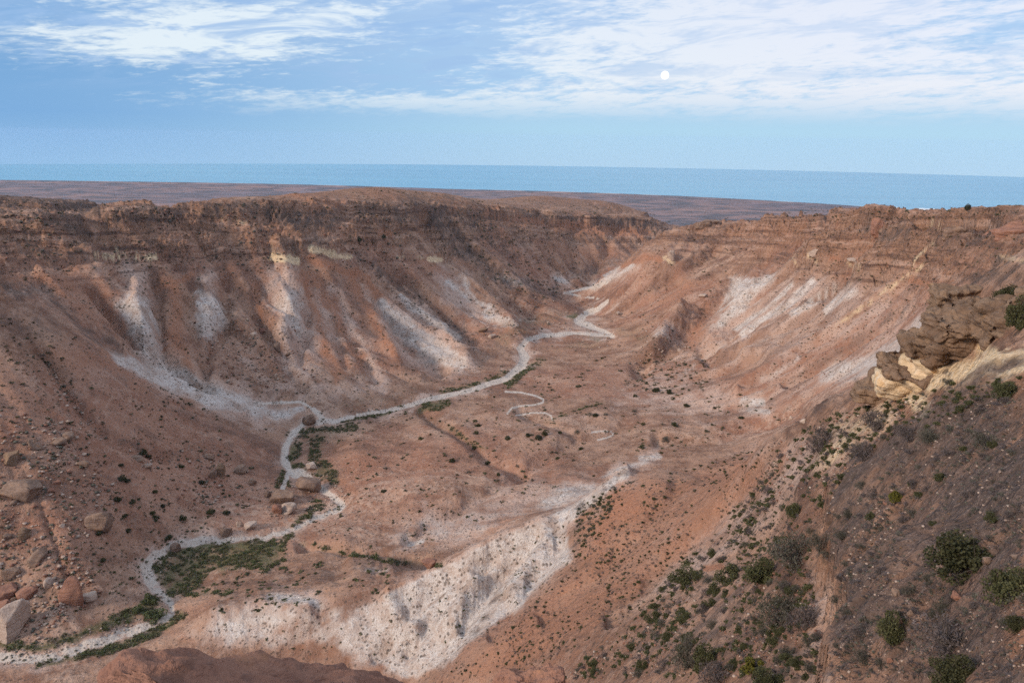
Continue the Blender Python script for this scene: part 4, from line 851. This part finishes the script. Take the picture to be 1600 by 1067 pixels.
def shrub(P, w, h, kind, label, group=None, parts=True):
    """w, h in metres"""
    global NSH; NSH += 1
    fol, stm, top = proto(kind, NSH % 3)
    sc = (w * RNG.uniform(.95, 1.1), w * RNG.uniform(.85, 1.05), h / top); rot = RNG.uniform(0, 6.28)
    if parts:
        e = bpy.data.objects.new('shrub', None); col.objects.link(e); e.empty_display_size = .1
        link('foliage', fol, e); link('stems', stm, e)
    else: e = link('shrub', fol)
    e.location = (P[0], P[1], P[2] + CAMZ - .04 * h); e.scale = sc; e.rotation_euler = (0, 0, rot)
    return tag(e, label, 'shrub', group)
HERO = [
 (1506,888,118,60,'green','largest dark green dense bush on the near right slope'), (1577,935,78,52,'olive','dark bush by the right edge just below the largest green bush'),
 (1480,1008,104,52,'dry','wide sprawling grey brown bush low on the right slope'), (1492,1062,74,40,'green','dark green bush at the bottom under the sprawling grey brown bush'),
 (1393,996,52,48,'olive','tilted grey green bush between the slab edge and the sprawling bush'), (1216,972,72,52,'grey','large grey green bush left of the pink path under the slab'),
 (1258,985,62,42,'dry','dead brown bush against the right side of a large grey green bush'), (1076,1040,48,58,'grey','tall dark grey bush near the bottom of the orange slope'),
 (1106,1036,46,36,'olive','olive bush touching the right of the tall dark grey bush'), (1112,1075,64,48,'dry','bare purple brown bush at the bottom with forked pale twigs'),
 (1176,1050,36,28,'yellow','yellow green bush at the bottom right of the bare purple bush'), (1200,1072,52,32,'olive','olive bush at the bottom below the yellow green bush'),
 (1266,1048,26,17,'grey','small round bush beside the pink path near the bottom'), (1243,880,86,52,'grey','broad dark thicket bush under the broken slab edge'),
 (1282,862,40,36,'grey','dark bush wedged against the slab edge right of the broad thicket'), (1192,906,62,38,'olive','olive bush at the left end of the broad thicket'),
 (1140,908,52,28,'olive','low olive bush in the middle of the thicket row'), (1072,912,54,28,'olive','low olive bush at the left end of the thicket row by a red hollow'),
 (1400,786,25,21,'yellow','single bright yellow green bush on the dark slab'), (1367,671,42,38,'dry','purple grey bush highest on the cream slope below the rock ledges'),
 (1419,687,42,32,'dry','purple grey bush right of the highest one below the cream wall'), (1350,718,44,32,'dry','round purple grey bush in the middle of the cream slope'),
 (1281,705,42,44,'dry','tall purple grey bush cluster on the edge of the pink spur'), (1201,772,25,20,'dry','purple grey bush at the foot of the pink spur streak'),
 (1241,808,30,25,'olive','dark olive bush on the slope left of the slab corner'), (1576,470,46,26,'green','dark green bush just above the craggy rocks near the right edge'),
 (1593,510,46,50,'olive','olive bush at the right edge above the cream wall'), (1572,622,46,26,'olive','olive bush beneath the cream wall at the right edge'),
 (1512,329,9,11,'green','lone dark bush on the skyline of the right rim'), (1316,842,32,18,'grey','small bush on the slab just right of its broken corner'),
 (1470,958,30,26,'grey','grey bush with a yellow tuft below the largest green bush'), (1590,985,40,22,'green','dark green low bush at the right edge below a dark bush'),
 (1418,928,22,14,'grey','small grey bush in the middle of the dark slab'), (1452,690,40,26,'grey','grey bush at the top edge of the dark slab'),
 (234,942,24,18,'bright','upright bright green bush in the creek bend'), (243,966,32,20,'bright','widest bright green bush on the gravel bar of the creek bend'),
 (215,955,20,14,'bright','bright green bush left of the gravel bar bushes'), (600,372,9,7,'olive','dark bush under the rim cliff beside the small orange cave'),
 (561,378,10,9,'olive','dark round bush at the head of the dark gully on the left wall'), (1480,600,22,12,'grey','grey bush at the foot of the broad cap rock'),
 (1080,1010,26,24,'grey','grey bush just above the tall dark grey bush'), (1540,700,46,26,'grey','brown grey bush in the upper part of the right slope'),
]
for u, v, w, h, k, lab in HERO:
    P = ground(u, v); s = mpp(P); shrub(P, w * s, h * s, k, lab)
ZONES = [  # polygon, how many, size range (frame units), kinds, label, group, parts
 ([(905,1060),(1010,965),(1100,880),(1200,900),(1280,900),(1285,1060)], 84, (12,30), ('grey','olive','dry','olive'), 'grey green bush in the scrub below the thicket row', 'bushes in the scrub below the thicket row'),
 ([(1000,960),(1100,850),(1190,750),(1270,660),(1330,660),(1330,740),(1280,800),(1270,840),(1100,900)], 52, (10,22), ('dry','grey','dry','olive'), 'dry grey bush scattered on the slope between orange spur and slab', 'bushes between orange spur and slab'),
 ([(1330,700),(1460,640),(1600,600),(1600,900),(1500,830),(1300,820)], 34, (12,30), ('grey','dry','olive'), 'low dry bush on the dark rubble slab', 'low bushes on the dark rubble slab'),
 ([(1310,850),(1600,900),(1600,1060),(1300,1060)], 20, (12,30), ('grey','dry'), 'low dry bush on the dark rubble slab', 'low bushes on the dark rubble slab'),
 ([(560,680),(800,650),(900,600),(1100,600),(1200,640),(1000,720),(800,740),(620,800),(560,760)], 40, (9,15), ('green','olive','grey'), 'small dark green shrub dotted on the pinkish valley floor', 'shrubs dotted on the valley floor'),
 ([(150,690),(330,700),(420,780),(300,830),(180,900),(120,840)], 24, (9,15), ('green','olive'), 'small dark green shrub dotted on the lower left slope', 'shrubs dotted on the lower left slope'),
]
for poly, n, (a, b), kinds, lab, grp in ZONES:
    us, vs = [p[0] for p in poly], [p[1] for p in poly]; k = 0
    while k < n:
        u, v = RNG.uniform(min(us), max(us)), RNG.uniform(min(vs), max(vs))
        if not inside(np.array([u]), np.array([v]), poly)[0]: continue
        P = ground(u, v); s = mpp(P); w = RNG.uniform(a, b) * RNG.uniform(.75, 1) ; k += 1
        shrub(P, w * s, w * s * RNG.uniform(.42, .75), RNG.choice(kinds), lab, grp, w > 12)

# uncounted low scrub, tussocks and rubble
def scatter(name, polys, mats, tpl, lab):
    """tpl(kind) -> list of (V, F) of unit plants; everything in one mesh"""
    VV, FF, MI = [], [], []; base = 0
    for poly, n, (a, b), kinds, asp in polys:
        us, vs = np.array([p[0] for p in poly]), np.array([p[1] for p in poly])
        u = NPR.uniform(us.min(), us.max(), n * 4); v = NPR.uniform(vs.min(), vs.max(), n * 4); ok = np.nonzero(inside(u, v, poly))[0][:n]
        for i in ok:
            P = ground(u[i], v[i])
            if np.linalg.norm(P) > 2500: continue
            cl = .5 + .9 * float(pn(P[0] / 16 * (300 / max(np.linalg.norm(P), 30)), P[1] / 16 * (300 / max(np.linalg.norm(P), 30)), 55))
            if NPR.uniform() > cl + .15: continue
            s = mpp(P); k = kinds[NPR.integers(len(kinds))]; Vt, Ft = tpl[k][NPR.integers(len(tpl[k]))]
            w = s * (a + (b - a) * NPR.uniform() ** 2.2); an = NPR.uniform(0, 6.28); ca_, sa_ = math.cos(an), math.sin(an)
            V = Vt * np.array([w, w, w * asp * NPR.uniform(.8, 1.3)]); V = np.stack([V[:, 0] * ca_ - V[:, 1] * sa_, V[:, 0] * sa_ + V[:, 1] * ca_, V[:, 2]], 1) + np.array([P[0], P[1], P[2] + CAMZ - .03 * w])
            VV.append(V); FF.append(Ft + base); MI.append(np.full(len(Ft), mats.index(k))); base += len(V)
    me = mesh_np(name, np.concatenate(VV), np.concatenate(FF), None, False, [LEAF[k] if k in LEAF else ROCK[k] for k in mats], np.concatenate(MI))
    tag(link(name, me), lab, name.replace('_', ' '), None, 'stuff')
small = {k: [crown(900 + i + hash_(k), 30, .27, .5, 6, k in ('grey', 'dry'), .62)[:2] for i in range(5)] for k in LEAF}
mid = {k: [crown(950 + i + hash_(k), 240, .13, .5, 9, k in ('grey', 'dry'), .62)[:2] for i in range(4)] for k in LEAF}
WL = [(0,330),(640,310),(760,400),(860,500),(820,580),(640,640),(480,650),(300,610),(100,480),(0,420)]
scatter('low_scrub', [
 (WL, 4200, (1.6,5), ('green','olive','grey'), .6), ([(650,310),(1040,350),(930,450),(860,460)], 900, (2,6), ('grey','dry','olive'), .7), ([(560,395),(620,440),(740,530),(700,540),(600,460)], 260, (3,7), ('grey','dry'), .7),
 ([(660,325),(760,330),(880,450),(860,470),(780,450),(700,395)], 500, (3,7), ('grey','dry','olive'), .7),
 ([(940,450),(1090,350),(1600,330),(1600,420),(1440,480),(1300,600),(1000,560)], 2200, (1.6,5), ('olive','grey','green'), .6), ([(0,300),(640,296),(640,325),(300,345),(0,350)], 800, (2,6), ('olive','grey'), .5), ([(640,300),(1000,325),(1050,350),(760,325)], 500, (2,5), ('olive','grey'), .5),
 ([(1100,345),(1300,322),(1600,318),(1600,340),(1200,350)], 420, (2,6), ('olive','grey'), .6),
 ([(480,660),(820,590),(980,540),(1200,600),(1250,650),(1000,720),(880,760),(640,860),(500,860),(480,820),(560,760)], 1500, (2,9), ('green','olive'), .5), ([(950,560),(1110,560),(1110,610),(980,620)], 160, (5,9), ('green','grey'), .5),
 ([(0,480),(100,520),(300,630),(450,680),(430,780),(280,850),(210,930),(0,1000)], 1300, (3,9), ('green','olive','green'), .5), ([(300,920),(480,870),(640,880),(600,930),(340,960)], 160, (6,14), ('green','olive'), .5),
 ([(300,980),(512,960),(890,815),(895,885),(700,1050),(400,1010)], 750, (2,7), ('grey','olive','dry'), .6), ], ['green', 'olive', 'grey', 'dry', 'yellow', 'bright'], small, 'low scrub dotted over the canyon slopes')
scatter('slope_scrub', [
 ([(900,790),(1060,735),(1220,690),(1230,780),(1000,960),(800,1060),(690,1060),(895,890)], 2200, (2.5,9), ('grey','olive','dry','green'), .6),
 ([(1000,960),(1100,850),(1190,750),(1270,660),(1480,600),(1600,590),(1330,740),(1280,800),(1270,840),(1280,1060),(880,1060)], 3000, (4,17), ('grey','olive','dry','olive'), .6),
 ([(1290,780),(1480,650),(1600,600),(1600,1060),(1300,1060)], 2600, (4,20), ('dry','grey','dry'), .4), ([(900,790),(1000,740),(960,790),(905,870)], 160, (6,14), ('olive','grey'), .6)], ['green', 'olive', 'grey', 'dry', 'yellow', 'bright'], mid, 'mixed dry scrub covering the near slope')
tuft = {'bright': [crown(970 + i, 60, .28, .6, 7, True, .5)[:2] for i in range(5)], 'olive': [crown(980 + i, 60, .26, .6, 7, True, .45)[:2] for i in range(5)]}
def near_mask(name, lim, n, rng):
    I = np.argwhere((MASK[name] > lim) & VIS); I = I[NPR.choice(len(I), min(n, len(I)), replace=False)]
    return I
VV, FF, MI = [], [], []; base = 0
I = np.argwhere((MASK['grass'] > .3) & VIS & (GD < 420) & (MASK['nm'] > .42)); wgt = np.array([GD[i, j] ** 1.5 for i, j in I]); I = I[NPR.choice(len(I), min(2400, len(I)), replace=False, p=wgt / wgt.sum())]
for i, j in I:
    kk = 'bright' if NPR.uniform() < .5 else 'olive'; Vt, Ft = tuft[kk][NPR.integers(5)]; w = NPR.uniform(.7, 1.9) * (1.35 if NPR.uniform() < .1 else 1); an = NPR.uniform(0, 6.28); c, s = math.cos(an), math.sin(an)
    V = np.stack([(Vt[:, 0] * c - Vt[:, 1] * s) * w, (Vt[:, 0] * s + Vt[:, 1] * c) * w, Vt[:, 2] * w * .8], 1) + np.array([X[i, j], Y[i, j], H[i, j] + CAMZ - .03])
    VV.append(V); FF.append(Ft + base); MI.append(np.full(len(Ft), 0 if kk == 'bright' else 1)); base += len(V)
tag(link('grass', mesh_np('grass', np.concatenate(VV), np.concatenate(FF), None, False, [LEAF['bright'], LEAF['herb']], np.concatenate(MI))), 'green grass and herbs along the dry creek', 'grass', None, 'stuff')
stone = {k: [rock_shape(600 + i + hash_(k), 1 if i < 4 else 2, cuts=5) for i in range(6)] for k in ROCK}
scatter('rubble', [
 ([(0,640),(130,660),(200,760),(120,860),(160,930),(60,1000),(0,1000)], 2200, (1.2,6), ('grey','red','pale'), .6), ([(60,540),(100,600),(190,690),(260,720),(240,740),(150,690),(90,620)], 300, (1.5,5), ('pale','grey'), .6),
 ([(180,680),(330,700),(420,760),(300,800)], 300, (1.5,5), ('grey','red','pale'), .6), ([(300,500),(470,500),(500,620),(350,600)], 700, (1.2,4), ('pale','grey','red'), .6), ([(700,460),(940,470),(1080,520),(1100,600),(950,560),(760,520)], 500, (1.2,4), ('pale','pale','grey'), .6),
 ([(1290,740),(1480,650),(1600,600),(1600,1060),(1300,1060)], 4200, (1,4.5), ('grey','pale','dark','grey'), .55), ([(880,1060),(1000,960),(1270,860),(1290,1060)], 1500, (1.2,5), ('red','pale','red'), .6),
 ([(1200,690),(1400,620),(1480,620),(1320,740),(1200,800)], 500, (1.5,5), ('pale','red'), .6), ([(400,760),(520,740),(560,800),(430,820)], 260, (1.2,4), ('pale','grey'), .6), ([(1100,560),(1400,440),(1460,460),(1300,600),(1150,640)], 500, (1.2,3), ('pale','red'), .6),
 ([(540,880),(900,760),(700,880)], 200, (1,3), ('pale',), .6), ([(0,330),(600,310),(640,420),(300,430),(0,430)], 900, (1.5,5), ('grey','dark','red'), .6),
 ([(0,1010),(130,985),(200,965),(280,950),(230,890),(270,860),(240,960),(100,1035),(0,1045)], 500, (1.2,4), ('pale','grey'), .5)], ['grey', 'red', 'pale', 'dark', 'cream'], stone, 'loose rubble over the slopes')

# ------------------------------------------------------------------ moon, and the little town on the shore
a, t_ = ray(1039, 118); a = float(a); e_ = math.atan(float(t_)); MD = 14000
Vm, Fm = ico(4); m, t, b = new_mat('moonlit_surface', 1, 0); b.inputs['Base Color'].default_value = (0, 0, 0, 1)
t.put(b.inputs['Emission Color'], t.mix(t.rng(t.noise(t.n('TexCoord').outputs['Object'], .02, 3), .5, .7), (1, .985, .96), (.80, .82, .86))); b.inputs['Emission Strength'].default_value = .93
mo = link('moon', mesh_np('moon', Vm * (6.1 / F * MD), Fm, m)); mo.location = (MD * math.sin(a) * math.cos(e_), MD * math.cos(a) * math.cos(e_), MD * math.sin(e_) + CAMZ)
tag(mo, 'full white moon in the pale sky', 'moon')
wm, t, b = new_mat('white_wall', .8); b.inputs['Base Color'].default_value = (.72, .72, .70, 1)
rm, t, b = new_mat('pale_roof', .7); b.inputs['Base Color'].default_value = (.55, .58, .60, 1)
for i, (u, sz) in enumerate([(1440,16),(1447,12),(1455,20),(1462,12),(1470,14),(1480,12),(1490,10),(1398,10)]):
    a, _ = ray(u, 330); a = float(a); D = float(coast_d(a)) - RNG.uniform(40, 110); x, y = D * math.sin(a), D * math.cos(a); w, d, hh = sz, 9, 5.0
    e = bpy.data.objects.new('house', None); col.objects.link(e); e.location = (x, y, hgt(x, y) + CAMZ); e.rotation_euler = (0, 0, RNG.uniform(-.4, .4))
    tag(e, 'tiny white house of the far shore town behind the right rim', 'house', 'white houses on the far shore')
    def prism(vs, fs): return [Vector(v) for v in vs], fs
    me = bpy.data.meshes.new('wall'); me.from_pydata([(-w/2,-d/2,-1),(w/2,-d/2,-1),(w/2,d/2,-1),(-w/2,d/2,-1),(-w/2,-d/2,hh),(w/2,-d/2,hh),(w/2,d/2,hh),(-w/2,d/2,hh)], [], [(0,1,5,4),(1,2,6,5),(2,3,7,6),(3,0,4,7)]); me.materials.append(wm); link('wall', me, e)
    me = bpy.data.meshes.new('roof'); me.from_pydata([(-w/2-.5,-d/2-.5,hh),(w/2+.5,-d/2-.5,hh),(w/2+.5,d/2+.5,hh),(-w/2-.5,d/2+.5,hh),(-w/2-.5,0,hh+2.6),(w/2+.5,0,hh+2.6)], [], [(0,1,5,4),(2,3,4,5),(0,4,3),(1,2,5),(3,2,1,0)]); me.materials.append(rm); link('roof', me, e)
